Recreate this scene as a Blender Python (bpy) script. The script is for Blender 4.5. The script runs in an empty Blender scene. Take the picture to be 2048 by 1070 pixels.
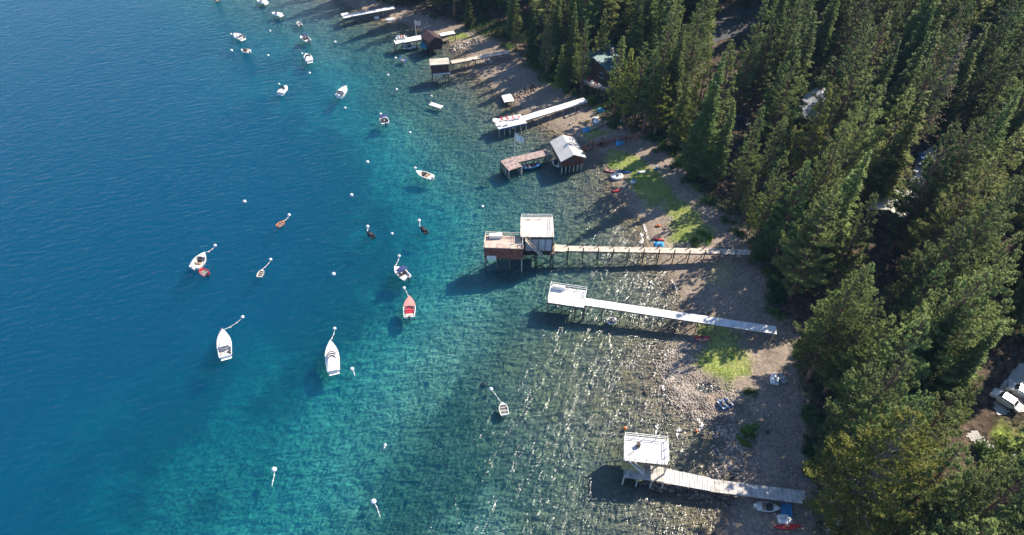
import bpy, bmesh, math, random
import numpy as np
from mathutils import Vector, Matrix

# ------------------------------------------------------------------ camera, world, sun, exposure
R = math.radians
sc = bpy.context.scene
COL = sc.collection
FPX, PITCH, CAMH = 1365.0, R(45.4), 95.0
cam_data = bpy.data.cameras.new('camera')
cam_data.sensor_width = 36.0
cam_data.lens = 36.0 * FPX / 2048.0
cam_data.clip_start = 0.5
cam_data.clip_end = 9000
cam = bpy.data.objects.new('camera', cam_data)
COL.objects.link(cam)
cam.location = (0, 0, CAMH)
cam.rotation_euler = (math.pi / 2 - PITCH, 0, 0)
sc.camera = cam

SUN_EL, SUN_AZ = R(42), R(56)            # azimuth measured from +Y towards +X
sun_dir = Vector((math.cos(SUN_EL) * math.sin(SUN_AZ), math.cos(SUN_EL) * math.cos(SUN_AZ), math.sin(SUN_EL)))
world = bpy.data.worlds.new('World')
sc.world = world
world.use_nodes = True
wn = world.node_tree
wn.nodes.clear()
sky = wn.nodes.new('ShaderNodeTexSky')
sky.sky_type = 'NISHITA'
sky.sun_disc = False
sky.sun_elevation = SUN_EL
sky.sun_rotation = SUN_AZ
sky.altitude = 1900
sky.ozone_density = 3.0
sky.dust_density = 0.4
bg = wn.nodes.new('ShaderNodeBackground')
bg.inputs['Strength'].default_value = 0.12
wo = wn.nodes.new('ShaderNodeOutputWorld')
wn.links.new(sky.outputs[0], bg.inputs[0])
wn.links.new(bg.outputs[0], wo.inputs[0])
sl = bpy.data.lights.new('sun', 'SUN')
sl.energy = 4.9
sl.angle = R(0.53)
sl.color = (1.0, 0.90, 0.74)
so = bpy.data.objects.new('sun', sl)
COL.objects.link(so)
so.rotation_euler = sun_dir.to_track_quat('Z', 'Y').to_euler()
so.location = (200, 200, 300)
sc.view_settings.view_transform = 'Standard'
sc.view_settings.look = 'None'
sc.view_settings.exposure = 0.92
sc.view_settings.gamma = 1.0
sc.view_settings.use_curve_mapping = False
sc.cycles.max_bounces = 6
sc.cycles.diffuse_bounces = 2
sc.cycles.glossy_bounces = 2
sc.cycles.transmission_bounces = 2
sc.cycles.volume_bounces = 1
sc.cycles.transparent_max_bounces = 12
sc.cycles.caustics_reflective = False
sc.cycles.caustics_refractive = False
sc.cycles.use_denoising = True

rng = np.random.default_rng(7)
random.seed(7)

# ------------------------------------------------------------------ photograph pixel -> place on the ground
CT, ST = math.cos(PITCH), math.sin(PITCH)
def at(u, v, h=0.0):
    x = (u - 1024) / FPX
    y = -(v - 535) / FPX
    dx, dy, dz = x, CT + y * ST, -ST + y * CT
    t = (h - CAMH) / dz
    return (dx * t, dy * t, h)
def proj(x, y, z):
    z = z - CAMH
    zc = y * CT - z * ST
    yc = y * ST + z * CT
    return 1024 + FPX * x / zc, 535 - FPX * yc / zc

SHORE_PX = [(560, -60), (640, -12), (705, 12), (752, 34), (800, 46), (850, 66), (893, 84), (918, 100), (945, 122), (930, 140),
            (962, 160), (985, 176), (1000, 188), (1040, 222), (1075, 240), (1100, 256), (1130, 274), (1175, 296),
            (1200, 315), (1222, 345), (1228, 372), (1243, 400), (1268, 432), (1290, 452), (1296, 492), (1312, 525),
            (1338, 560), (1362, 598), (1372, 640), (1385, 668), (1352, 690), (1330, 725), (1328, 765), (1348, 800), (1385, 825),
            (1425, 838), (1452, 862), (1462, 905), (1452, 960), (1440, 1010), (1432, 1070), (1425, 1120)]
EDGE_PX = [(640, -60), (770, 0), (850, 25), (920, 48), (990, 72), (1040, 112), (1075, 150), (1120, 176), (1180, 198), (1215, 238),
           (1290, 268), (1345, 300), (1385, 350), (1435, 410), (1490, 455), (1512, 510), (1538, 560), (1545, 620),
           (1590, 665), (1605, 720), (1612, 800), (1625, 860), (1630, 900), (1640, 980), (1645, 1070), (1650, 1130)]
SHORE = np.array([at(u, v)[:2] for u, v in SHORE_PX])
SHORE = np.vstack([[[-700, 2600], [-160, 400]], SHORE, [[26, 20], [20, -30], [-40, -400], [-300, -2600]]])
EDGE = np.array([at(u, v, 1.5)[:2] for u, v in EDGE_PX])
EDGE = np.vstack([[[-640, 2600], [-120, 400]], EDGE, [[44, 20], [38, -30], [0, -400], [-200, -2600]]])

def seg_dist(px, py, line):
    d = np.full(px.shape, 1e9)
    for (ax, ay), (bx, by) in zip(line[:-1], line[1:]):
        ex, ey = bx - ax, by - ay
        t = np.clip(((px - ax) * ex + (py - ay) * ey) / (ex * ex + ey * ey), 0, 1)
        d = np.minimum(d, np.hypot(px - ax - t * ex, py - ay - t * ey))
    return d
def inside(px, py, poly):
    r = np.zeros(px.shape, bool)
    n = len(poly)
    for i in range(n):
        ax, ay = poly[i]
        bx, by = poly[(i + 1) % n]
        if ay == by:
            continue
        c = ((ay > py) != (by > py)) & (px < (bx - ax) * (py - ay) / (by - ay) + ax)
        r ^= c
    return r
LANDPOLY = np.vstack([SHORE, [[5000, -2600], [5000, 2600]]])
FORESTPOLY = np.vstack([EDGE, [[5000, -2600], [5000, 2600]]])

def _hash(ix, iy, seed):
    h = (ix.astype(np.int64) * 374761393 + iy.astype(np.int64) * 668265263 + seed * 1442695041) & 0xffffffff
    h = ((h ^ (h >> 13)) * 1274126177) & 0xffffffff
    return ((h ^ (h >> 16)) & 0xffff) / 65535.0
def vnoise(x, y, seed=0):
    ix, iy = np.floor(x), np.floor(y)
    fx, fy = x - ix, y - iy
    fx = fx * fx * (3 - 2 * fx)
    fy = fy * fy * (3 - 2 * fy)
    a, b = _hash(ix, iy, seed), _hash(ix + 1, iy, seed)
    c, d = _hash(ix, iy + 1, seed), _hash(ix + 1, iy + 1, seed)
    return (a * (1 - fx) + b * fx) * (1 - fy) + (c * (1 - fx) + d * fx) * fy
def fbm(x, y, scale, octv=4, seed=0):
    s, a, t = 0, 1.0, 0
    for o in range(octv):
        ca, sa = math.cos(0.7 + 1.1 * o), math.sin(0.7 + 1.1 * o)
        s = s + a * vnoise((x * ca - y * sa) / scale * 2 ** o + 17.3 * o, (x * sa + y * ca) / scale * 2 ** o - 9.1 * o, seed + o)
        t += a
        a *= 0.55
    return s / t
def smooth(a, b, x):
    t = np.clip((x - a) / (b - a), 0, 1)
    return t * t * (3 - 2 * t)

POOL = at(1415, 775)
def height_arr(x, y):
    d = seg_dist(x, y, SHORE)
    land = inside(x, y, LANDPOLY)
    s = np.where(land, d, -d) + (fbm(x, y, 9, 3, 5) - 0.5) * 2.2 + (fbm(x, y, 2.4, 2, 8) - 0.5) * 0.7
    up = 0.062 * np.clip(s, 0, 25) + 0.08 * np.clip(s - 25, 0, 130) + 0.02 * np.clip(s - 155, 0, 1000)
    o = np.clip(-s, 0, 1e9) * (0.58 + 0.42 * smooth(45, 150, y))
    dn = 0.058 * np.minimum(o, 26) + 0.15 * np.clip(o - 26, 0, 24) + 0.32 * np.clip(o - 50, 0, 60) + 0.05 * np.clip(o - 97, 0, 300)
    dn = dn * (1 + 0.5 * (fbm(x, y, 30, 3, 11) - 0.5) * smooth(5, 40, o))
    z = np.where(s > 0, up, -dn)
    z = z + (fbm(x, y, 4.0, 3, 21) - 0.5) * 0.16 * smooth(-3, 3, np.abs(s))
    # the little pool inside the rocky spit
    dp = np.hypot(x - POOL[0], (y - POOL[1]) * 1.6)
    z = z - 0.6 * (1 - smooth(1.0, 3.6, dp))
    return z, s
def ground(x, y):
    z, s = height_arr(np.array([float(x)]), np.array([float(y)]))
    return float(z[0])
def atg(u, v, lift=0.0):
    h = 0.0
    for _ in range(7):
        p = at(u, v, h + lift)
        h = ground(p[0], p[1])
    return Vector((p[0], p[1], h))

# ------------------------------------------------------------------ node helpers and materials
MATS = {}
def new_mat(name):
    m = bpy.data.materials.new(name)
    m.use_nodes = True
    m.node_tree.nodes.clear()
    MATS[name] = m
    return m, m.node_tree.nodes, m.node_tree.links
def N(nodes, kind, **kw):
    n = nodes.new(kind)
    for k, v in kw.items():
        if k in n.inputs.keys() if isinstance(k, str) else False:
            n.inputs[k].default_value = v
        else:
            setattr(n, k, v)
    return n
def ramp(nodes, stops):
    r = nodes.new('ShaderNodeValToRGB')
    e = r.color_ramp.elements
    while len(e) > 1:
        e.remove(e[-1])
    e[0].position = stops[0][0]
    e[0].color = (*stops[0][1], 1)
    for p, c in stops[1:]:
        q = e.new(p)
        q.color = (*c, 1)
    return r
def paint(name, col, rough=0.6, var=0.12, scale=1.5, bump=0.0, metallic=0.0, spec=0.4, alpha=1.0):
    """a plain surface with some wear: base colour varied by noise"""
    if name in MATS:
        return MATS[name]
    m, n, l = new_mat(name)
    tc = n.new('ShaderNodeTexCoord')
    no = n.new('ShaderNodeTexNoise')
    no.inputs['Scale'].default_value = scale
    no.inputs['Detail'].default_value = 5
    l.new(tc.outputs['Object'], no.inputs['Vector'])
    lo = tuple(max(0, c * (1 - var * 1.6)) for c in col)
    hi = tuple(min(1, c * (1 + var)) for c in col)
    rp = ramp(n, [(0.32, lo), (0.5, col), (0.7, hi)])
    l.new(no.outputs[0], rp.inputs[0])
    p = n.new('ShaderNodeBsdfPrincipled')
    p.inputs['Roughness'].default_value = rough
    p.inputs['Metallic'].default_value = metallic
    p.inputs['Specular IOR Level'].default_value = spec
    p.inputs['Alpha'].default_value = alpha
    l.new(rp.outputs[0], p.inputs['Base Color'])
    if bump:
        b = n.new('ShaderNodeBump')
        b.inputs['Strength'].default_value = bump
        b.inputs['Distance'].default_value = 0.05
        n2 = n.new('ShaderNodeTexNoise')
        n2.inputs['Scale'].default_value = scale * 6
        l.new(tc.outputs['Object'], n2.inputs['Vector'])
        l.new(n2.outputs[0], b.inputs['Height'])
        l.new(b.outputs[0], p.inputs['Normal'])
    o = n.new('ShaderNodeOutputMaterial')
    l.new(p.outputs[0], o.inputs[0])
    return m

white_paint = paint('white_paint', (0.78, 0.77, 0.74), 0.5, 0.08, 1.2)
grey_deck = paint('weathered_deck', (0.50, 0.47, 0.44), 0.75, 0.25, 1.6, 0.3)
white_deck = paint('pale_deck', (0.74, 0.73, 0.72), 0.6, 0.16, 1.1, 0.2)
tan_deck = paint('tan_deck', (0.60, 0.50, 0.42), 0.75, 0.22, 1.4, 0.3)
pink_roof = paint('rosy_deck', (0.72, 0.62, 0.55), 0.7, 0.15, 0.9, 0.2)
dark_wood = paint('dark_wood', (0.10, 0.075, 0.06), 0.8, 0.35, 2.0, 0.3)
pile_wood = paint('pile_wood', (0.13, 0.115, 0.10), 0.85, 0.4, 2.5, 0.4)
pale_pile = paint('pale_pile', (0.45, 0.44, 0.42), 0.8, 0.3, 2.5, 0.3)
red_wall = paint('red_boards', (0.16, 0.045, 0.035), 0.7, 0.25, 1.5, 0.2)
rust_wall = paint('rust_boards', (0.24, 0.085, 0.06), 0.7, 0.3, 1.3, 0.2)
dark_red_wall = paint('maroon_boards', (0.09, 0.032, 0.035), 0.7, 0.3, 1.3, 0.2)
mustard_wall = paint('mustard_boards', (0.42, 0.34, 0.16), 0.7, 0.2, 1.3, 0.2)
tan_roof = paint('tan_roofing', (0.48, 0.44, 0.37), 0.7, 0.15, 0.8, 0.2)
roof_white = paint('pale_roofing', (0.56, 0.54, 0.51), 0.5, 0.1, 0.9, 0.1)
roof_grey = paint('grey_roofing', (0.36, 0.38, 0.41), 0.6, 0.2, 0.9, 0.2)
roof_teal = paint('teal_roofing', (0.06, 0.15, 0.16), 0.6, 0.2, 0.9, 0.2)
gel_white = paint('white_gelcoat', (0.80, 0.79, 0.78), 0.25, 0.04, 0.8, spec=0.5)
gel_cream = paint('cream_gelcoat', (0.72, 0.68, 0.55), 0.3, 0.06, 0.8, spec=0.5)
gel_pink = paint('faded_red_gelcoat', (0.66, 0.26, 0.22), 0.35, 0.08, 0.8, spec=0.5)
gel_red = paint('red_gelcoat', (0.55, 0.04, 0.04), 0.35, 0.12, 1.2, spec=0.5)
gel_dark = paint('dark_gelcoat', (0.035, 0.04, 0.05), 0.3, 0.2, 1.2, spec=0.5)
gel_blue = paint('blue_gelcoat', (0.04, 0.14, 0.38), 0.35, 0.12, 1.2, spec=0.5)
gel_sky = paint('bright_blue_plastic', (0.05, 0.32, 0.60), 0.5, 0.12, 1.2)
gel_yellow = paint('yellow_plastic', (0.62, 0.36, 0.08), 0.5, 0.12, 1.2)
gel_orange = paint('orange_plastic', (0.70, 0.22, 0.07), 0.5, 0.12, 1.2)
rubber_grey = paint('grey_rubber', (0.25, 0.26, 0.28), 0.7, 0.15, 1.5)
canvas_navy = paint('navy_canvas', (0.03, 0.045, 0.15), 0.85, 0.2, 1.8, 0.2)
canvas_teal = paint('teal_canvas', (0.03, 0.20, 0.26), 0.85, 0.2, 1.8, 0.2)
canvas_red = paint('red_canvas', (0.42, 0.02, 0.05), 0.85, 0.2, 1.8, 0.2)
canvas_white = paint('white_canvas', (0.75, 0.75, 0.74), 0.85, 0.1, 1.8)
vinyl_tan = paint('tan_vinyl', (0.46, 0.32, 0.24), 0.5, 0.15, 2)
seat_dark = paint('dark_vinyl', (0.05, 0.045, 0.05), 0.5, 0.2, 2)
glass_dark = paint('smoked_glass', (0.03, 0.035, 0.045), 0.08, 0.1, 1, spec=0.8)
window_glass = paint('window_glass', (0.05, 0.07, 0.09), 0.06, 0.2, 1, spec=0.9)
steel = paint('galvanised_steel', (0.42, 0.43, 0.44), 0.45, 0.2, 2, metallic=0.6)
rope_mat = paint('pale_rope', (0.72, 0.72, 0.66), 0.8, 0.1, 4)
buoy_mat = paint('buoy_white', (0.80, 0.81, 0.82), 0.35, 0.06, 2)
buoy_blue = paint('buoy_band', (0.05, 0.16, 0.45), 0.4, 0.1, 2)
buoy_orange = paint('buoy_orange', (0.75, 0.20, 0.05), 0.4, 0.1, 2)
concrete = paint('concrete', (0.42, 0.40, 0.38), 0.8, 0.15, 0.6, 0.2)
asphalt = paint('asphalt', (0.075, 0.075, 0.08), 0.85, 0.2, 0.6, 0.3)
pale_paving = paint('pale_paving', (0.5, 0.49, 0.48), 0.55, 0.15, 0.5, 0.2)
skin_mat = paint('skin', (0.45, 0.26, 0.18), 0.6, 0.06, 3)
cloth_dark = paint('dark_cloth', (0.04, 0.05, 0.09), 0.9, 0.2, 3)
cloth_red = paint('red_cloth', (0.5, 0.04, 0.05), 0.9, 0.15, 3)
driftwood = paint('driftwood', (0.36, 0.30, 0.26), 0.85, 0.3, 2, 0.4)
rock_rust = paint('rusty_rock', (0.30, 0.17, 0.13), 0.9, 0.35, 1.1, 0.5)
bark = paint('bark', (0.11, 0.075, 0.055), 0.9, 0.35, 1.4, 0.6)
bark_red = paint('reddish_bark', (0.20, 0.105, 0.07), 0.9, 0.35, 1.4, 0.6)
bark_grey = paint('grey_bark', (0.20, 0.17, 0.15), 0.9, 0.3, 1.4, 0.6)

def leaf_mat(name, dark, mid, light, trans=0.36):
    m, n, l = new_mat(name)
    tc = n.new('ShaderNodeTexCoord')
    oi = n.new('ShaderNodeObjectInfo')
    no = n.new('ShaderNodeTexNoise')
    no.inputs['Scale'].default_value = 0.9
    no.inputs['Detail'].default_value = 6
    no.inputs['Roughness'].default_value = 0.7
    l.new(tc.outputs['Object'], no.inputs['Vector'])
    rp = ramp(n, [(0.33, dark), (0.5, mid), (0.68, light)])
    l.new(no.outputs[0], rp.inputs[0])
    hs = n.new('ShaderNodeHueSaturation')
    mr = n.new('ShaderNodeMapRange')
    mr.inputs[3].default_value = 0.66
    mr.inputs[4].default_value = 1.36
    l.new(oi.outputs['Random'], mr.inputs[0])
    l.new(mr.outputs[0], hs.inputs['Value'])
    mt = n.new('ShaderNodeMath')
    mt.operation = 'MULTIPLY'
    mt.inputs[1].default_value = 7.31
    fr = n.new('ShaderNodeMath')
    fr.operation = 'FRACT'
    l.new(oi.outputs['Random'], mt.inputs[0])
    l.new(mt.outputs[0], fr.inputs[0])
    mh = n.new('ShaderNodeMapRange')
    mh.inputs[3].default_value = 0.480
    mh.inputs[4].default_value = 0.526
    l.new(fr.outputs[0], mh.inputs[0])
    l.new(mh.outputs[0], hs.inputs['Hue'])
    l.new(rp.outputs[0], hs.inputs['Color'])
    p = n.new('ShaderNodeBsdfPrincipled')
    p.inputs['Roughness'].default_value = 0.5
    p.inputs['Specular IOR Level'].default_value = 0.12
    l.new(hs.outputs[0], p.inputs['Base Color'])
    t = n.new('ShaderNodeBsdfTranslucent')
    l.new(hs.outputs[0], t.inputs['Color'])
    mx = n.new('ShaderNodeMixShader')
    mx.inputs[0].default_value = trans
    l.new(p.outputs[0], mx.inputs[1])
    l.new(t.outputs[0], mx.inputs[2])
    o = n.new('ShaderNodeOutputMaterial')
    l.new(mx.outputs[0], o.inputs[0])
    return m
fir_leaf = leaf_mat('fir_needles', (0.08, 0.115, 0.042), (0.15, 0.20, 0.062), (0.27, 0.31, 0.10))
pine_leaf = leaf_mat('pine_needles', (0.11, 0.15, 0.05), (0.21, 0.255, 0.078), (0.35, 0.375, 0.12))
gold_leaf = leaf_mat('golden_needles', (0.11, 0.15, 0.038), (0.23, 0.265, 0.052), (0.40, 0.39, 0.08))
brown_leaf = leaf_mat('dry_needles', (0.16, 0.12, 0.08), (0.25, 0.19, 0.12), (0.33, 0.25, 0.16))
rust_leaf = leaf_mat('rust_needles', (0.16, 0.08, 0.04), (0.25, 0.13, 0.065), (0.33, 0.17, 0.09))
shrub_leaf = leaf_mat('shrub_leaves', (0.04, 0.07, 0.02), (0.07, 0.12, 0.03), (0.13, 0.2, 0.05))
lime_leaf = leaf_mat('lime_leaves', (0.09, 0.15, 0.03), (0.15, 0.24, 0.04), (0.24, 0.33, 0.07))
grass_leaf = leaf_mat('grass_blades', (0.19, 0.26, 0.05), (0.28, 0.36, 0.07), (0.40, 0.42, 0.13))

# ------------------------------------------------------------------ object helpers
def tag(o, label=None, cat=None, group=None, kind=None):
    if label: o['label'] = label
    if cat: o['category'] = cat
    if group: o['group'] = group
    if kind: o['kind'] = kind
    return o
def empty(name, loc, label, cat, rz=0.0, group=None):
    o = bpy.data.objects.new(name, None)
    o.empty_display_size = 0.5
    o.location = loc
    o.rotation_euler = (0, 0, rz)
    COL.objects.link(o)
    return tag(o, label, cat, group)
def link(name, me, parent=None, loc=None):
    o = bpy.data.objects.new(name, me)
    COL.objects.link(o)
    if parent is not None:
        o.parent = parent
    if loc is not None:
        o.location = loc
    return o
class MB:
    """collects boxes, tubes and quads into one mesh"""
    def __init__(s):
        s.v, s.f = [], []
    def add(s, vs, fs):
        b = len(s.v)
        s.v += [tuple(p) for p in vs]
        s.f += [tuple(i + b for i in f) for f in fs]
        return s
    def prism(s, quad, z0, z1):
        """quad: list of (x, y) corners (any count), extruded z0..z1 (z1 may be list)"""
        n = len(quad)
        z0 = z0 if hasattr(z0, '__len__') else [z0] * n
        z1 = z1 if hasattr(z1, '__len__') else [z1] * n
        vs = [(q[0], q[1], z0[i]) for i, q in enumerate(quad)] + [(q[0], q[1], z1[i]) for i, q in enumerate(quad)]
        fs = [tuple(range(n))[::-1], tuple(range(n, 2 * n))] + [(i, (i + 1) % n, n + (i + 1) % n, n + i) for i in range(n)]
        return s.add(vs, fs)
    def box(s, c, d, rz=0.0):
        """centre c, full size d, rotated about z"""
        hx, hy, hz = d[0] / 2, d[1] / 2, d[2] / 2
        ca, sa = math.cos(rz), math.sin(rz)
        q = [(c[0] + x * ca - y * sa, c[1] + x * sa + y * ca) for x, y in ((-hx, -hy), (hx, -hy), (hx, hy), (-hx, hy))]
        return s.prism(q, c[2] - hz, c[2] + hz)
    def bar(s, a, b, w, h=None, n=4, taper=1.0):
        a, b = Vector(a), Vector(b)
        d = b - a
        if d.length < 1e-6:
            return s
        d.normalize()
        up = Vector((0, 0, 1)) if abs(d.z) < 0.95 else Vector((1, 0, 0))
        sx = d.cross(up).normalized()
        sy = sx.cross(d)
        h = h or w
        vs = []
        for k, p in enumerate((a, b)):
            tt = taper if k else 1.0
            for i in range(n):
                an = 2 * math.pi * (i + 0.5) / n
                q = 1.4142 if n == 4 else 1.0
                vs.append(p + sx * math.cos(an) * w / 2 * q * tt + sy * math.sin(an) * h / 2 * q * tt)
        fs = [tuple(range(n))[::-1], tuple(range(n, 2 * n))] + [(i, (i + 1) % n, n + (i + 1) % n, n + i) for i in range(n)]
        return s.add(vs, fs)
    def sphere(s, c, r, seg=10, rings=6, sz=1.0):
        vs = [(c[0], c[1], c[2] + r * sz)]
        for i in range(1, rings):
            a = math.pi * i / rings
            for j in range(seg):
                b = 2 * math.pi * j / seg
                vs.append((c[0] + r * math.sin(a) * math.cos(b), c[1] + r * math.sin(a) * math.sin(b), c[2] + r * math.cos(a) * sz))
        vs.append((c[0], c[1], c[2] - r * sz))
        fs = [(0, 1 + j, 1 + (j + 1) % seg) for j in range(seg)]
        for i in range(rings - 2):
            for j in range(seg):
                p, q = 1 + i * seg + j, 1 + i * seg + (j + 1) % seg
                fs.append((p, p + seg, q + seg, q))
        e = len(vs) - 1
        fs += [(e, 1 + (rings - 2) * seg + (j + 1) % seg, 1 + (rings - 2) * seg + j) for j in range(seg)]
        return s.add(vs, fs)
    def mesh(s, name, mat, smooth_=False, off=(0, 0, 0)):
        me = bpy.data.meshes.new(name)
        me.from_pydata([(v[0] - off[0], v[1] - off[1], v[2] - off[2]) for v in s.v], [], s.f)
        me.materials.append(mat)
        if smooth_:
            me.polygons.foreach_set('use_smooth', [True] * len(me.polygons))
        me.update()
        return me
    def build(s, name, mat, parent=None, smooth_=False, world_coords=True):
        """world_coords: vertices are in world space, the parent Empty is unrotated at its location"""
        off = tuple(parent.location) if (parent is not None and world_coords) else (0, 0, 0)
        if parent is not None and world_coords and parent.parent is not None:
            off = tuple(Vector(off) + parent.parent.location)
        return link(name, s.mesh(name, mat, smooth_, off), parent)

def np_mesh(name, V, F, mat, smooth_=False):
    """V (n,3), F (m,3 or 4)"""
    me = bpy.data.meshes.new(name)
    k = F.shape[1]
    me.vertices.add(len(V))
    me.vertices.foreach_set('co', np.ascontiguousarray(V, dtype=np.float32).ravel())
    me.loops.add(F.size)
    me.loops.foreach_set('vertex_index', np.ascontiguousarray(F, dtype=np.int32).ravel())
    me.polygons.add(len(F))
    me.polygons.foreach_set('loop_start', np.arange(0, F.size, k, dtype=np.int32))
    me.polygons.foreach_set('loop_total', np.full(len(F), k, dtype=np.int32))
    if smooth_:
        me.polygons.foreach_set('use_smooth', np.ones(len(F), dtype=bool))
    if mat is not None:
        me.materials.append(mat)
    me.update()
    return me

# ------------------------------------------------------------------ terrain: lake bed, beach, forest floor
def graded(lo, hi, step, far):
    a = list(np.arange(lo, hi + step * 0.5, step))
    out, d, x = [], step, a[-1]
    while x < far:
        d *= 1.35
        x += d
        out.append(x)
    inn, d, x = [], step, a[0]
    while x > -far:
        d *= 1.35
        x -= d
        inn.append(x)
    return np.array(inn[::-1] + a + out)
xs = np.concatenate([graded(-60, 130, 0.8, 3500)])
ys = graded(36, 240, 0.8, 3500)
GX, GY = np.meshgrid(xs, ys)
sh = GX.shape
px_, py_ = GX.ravel(), GY.ravel()
Z, S = height_arr(px_, py_)
fed = seg_dist(px_, py_, EDGE)
forest = inside(px_, py_, FORESTPOLY)
FE = np.where(forest, fed, -fed)

gravel = np.array([0.255, 0.205, 0.165])
wet = np.array([0.25, 0.205, 0.145])
sand = np.array([0.42, 0.42, 0.33])
weed = np.array([0.10, 0.135, 0.09])
duff = np.array([0.085, 0.062, 0.045])
lawn = np.array([0.26, 0.36, 0.06])
dry = np.array([0.40, 0.36, 0.17])
n1 = fbm(px_, py_, 14, 4, 31)
n2 = fbm(px_, py_, 2.2, 3, 41)
n3 = fbm(px_, py_, 38, 3, 51)
def lerp(a, b, t):
    return a * (1 - t[:, None]) + b * t[:, None]
col = np.tile(gravel, (len(px_), 1)) * (0.72 + 0.56 * n2)[:, None]
col = col * (1 - 0.38 * (1 - smooth(0.5, 1.9, S + (n2 - 0.5) * 1.2)))[:, None]      # gravel wetted by the swash
col = col * (0.86 + 0.28 * fbm(px_, py_, 6, 3, 97))[:, None]
# underwater: wet stones near the shore, brownish; sandy tongues and weedy patches farther out
o = -S
stone = np.tile(wet, (len(px_), 1)) * (0.85 + 0.3 * n2)[:, None]
stone = lerp(stone, np.tile(np.array([0.29, 0.22, 0.12]), (len(px_), 1)), smooth(0.5, 0.7, fbm(px_, py_, 7, 3, 61)) * 0.7)
col = lerp(col, stone, smooth(-0.8, 0.5, o))
deepbed = np.tile(weed, (len(px_), 1)) * (0.85 + 0.3 * n2)[:, None]
# sandy tongue lines running parallel to the shore
sandmask = smooth(0.46, 0.60, n1 * 0.6 + fbm(px_, py_, 5, 3, 71) * 0.4)
TONGUE = np.array([at(u, v)[:2] for u, v in [(520, 1120), (590, 1000), (650, 880), (760, 740), (860, 640), (930, 570), (900, 420), (830, 330), (790, 250), (700, 130), (660, 60)]])
td = seg_dist(px_, py_, TONGUE) + (n1 - 0.5) * 16
tong = 1 - smooth(3.0, 14.0, td)
deepbed = lerp(deepbed, np.tile(sand, (len(px_), 1)) * (0.9 + 0.2 * n2)[:, None], np.clip(sandmask * 0.55 + tong * 0.8, 0, 1))
col = lerp(col, deepbed, smooth(17, 36, o + (n1 - 0.5) * 14))
# forest floor
col = lerp(col, np.tile(duff, (len(px_), 1)) * (0.6 + 0.8 * n2)[:, None], smooth(-1.5, 2.5, FE + (n2 - 0.5) * 4))
# grass patches
LAWNS = [([(1402, 690), (1440, 668), (1480, 700), (1492, 745), (1462, 775), (1425, 752), (1400, 725)], 1.0, 0.25),
         ([(1390, 640), (1430, 650), (1475, 668), (1480, 700), (1402, 690)], 0.9, 0.3),
         ([(1218, 300), (1256, 300), (1285, 330), (1250, 350), (1215, 325)], 1.0, 0.3),
         ([(1256, 330), (1330, 350), (1345, 390), (1300, 420), (1262, 380)], 0.85, 0.45),
         ([(1325, 405), (1370, 400), (1418, 460), (1400, 488), (1335, 486), (1345, 440)], 0.8, 0.4),
         ([(1420, 530), (1460, 535), (1455, 570), (1400, 580)], 0.3, 0.7),
         ([(900, 66), (935, 66), (950, 78), (905, 82)], 1.0, 0.6),
         ([(1185, 268), (1210, 255), (1235, 262), (1215, 280)], 0.8, 0.3),
         ([(1090, 158), (1110, 150), (1140, 170), (1120, 182)], 0.6, 0.5),
         ([(1484, 775), (1505, 780), (1508, 900), (1486, 900)], 0.4, 0.4),
         ([(1985, 868), (2060, 845), (2080, 905), (1990, 905)], 1.0, 0.05),
         ([(1990, 912), (2050, 908), (2060, 930), (2000, 930)], 1.0, 0.05)]
GRASS = np.zeros(len(px_))
for poly, amt, dr in LAWNS:
    P_ = np.array([tuple(atg(u, v)[:2]) for u, v in poly])
    m_ = inside(px_, py_, P_)
    dd = seg_dist(px_, py_, np.vstack([P_, P_[:1]]))
    sd = np.where(m_, dd, -dd) + (n2 - 0.5) * 3.0 + (fbm(px_, py_, 5, 3, 95) - 0.5) * 6.0
    k = smooth(-1.2, 1.6, sd) * amt * (S > 0.6)
    c = lerp(np.tile(lawn, (len(px_), 1)), np.tile(dry, (len(px_), 1)), np.clip(dr + (n1 - 0.5) * 1.3 + (n2 - 0.5) * 1.2, 0, 1)) * (0.75 + 0.5 * n2)[:, None]
    col = lerp(col, c, k)
    GRASS = np.maximum(GRASS, k)
col = np.clip(col, 0.01, 0.9)

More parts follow.
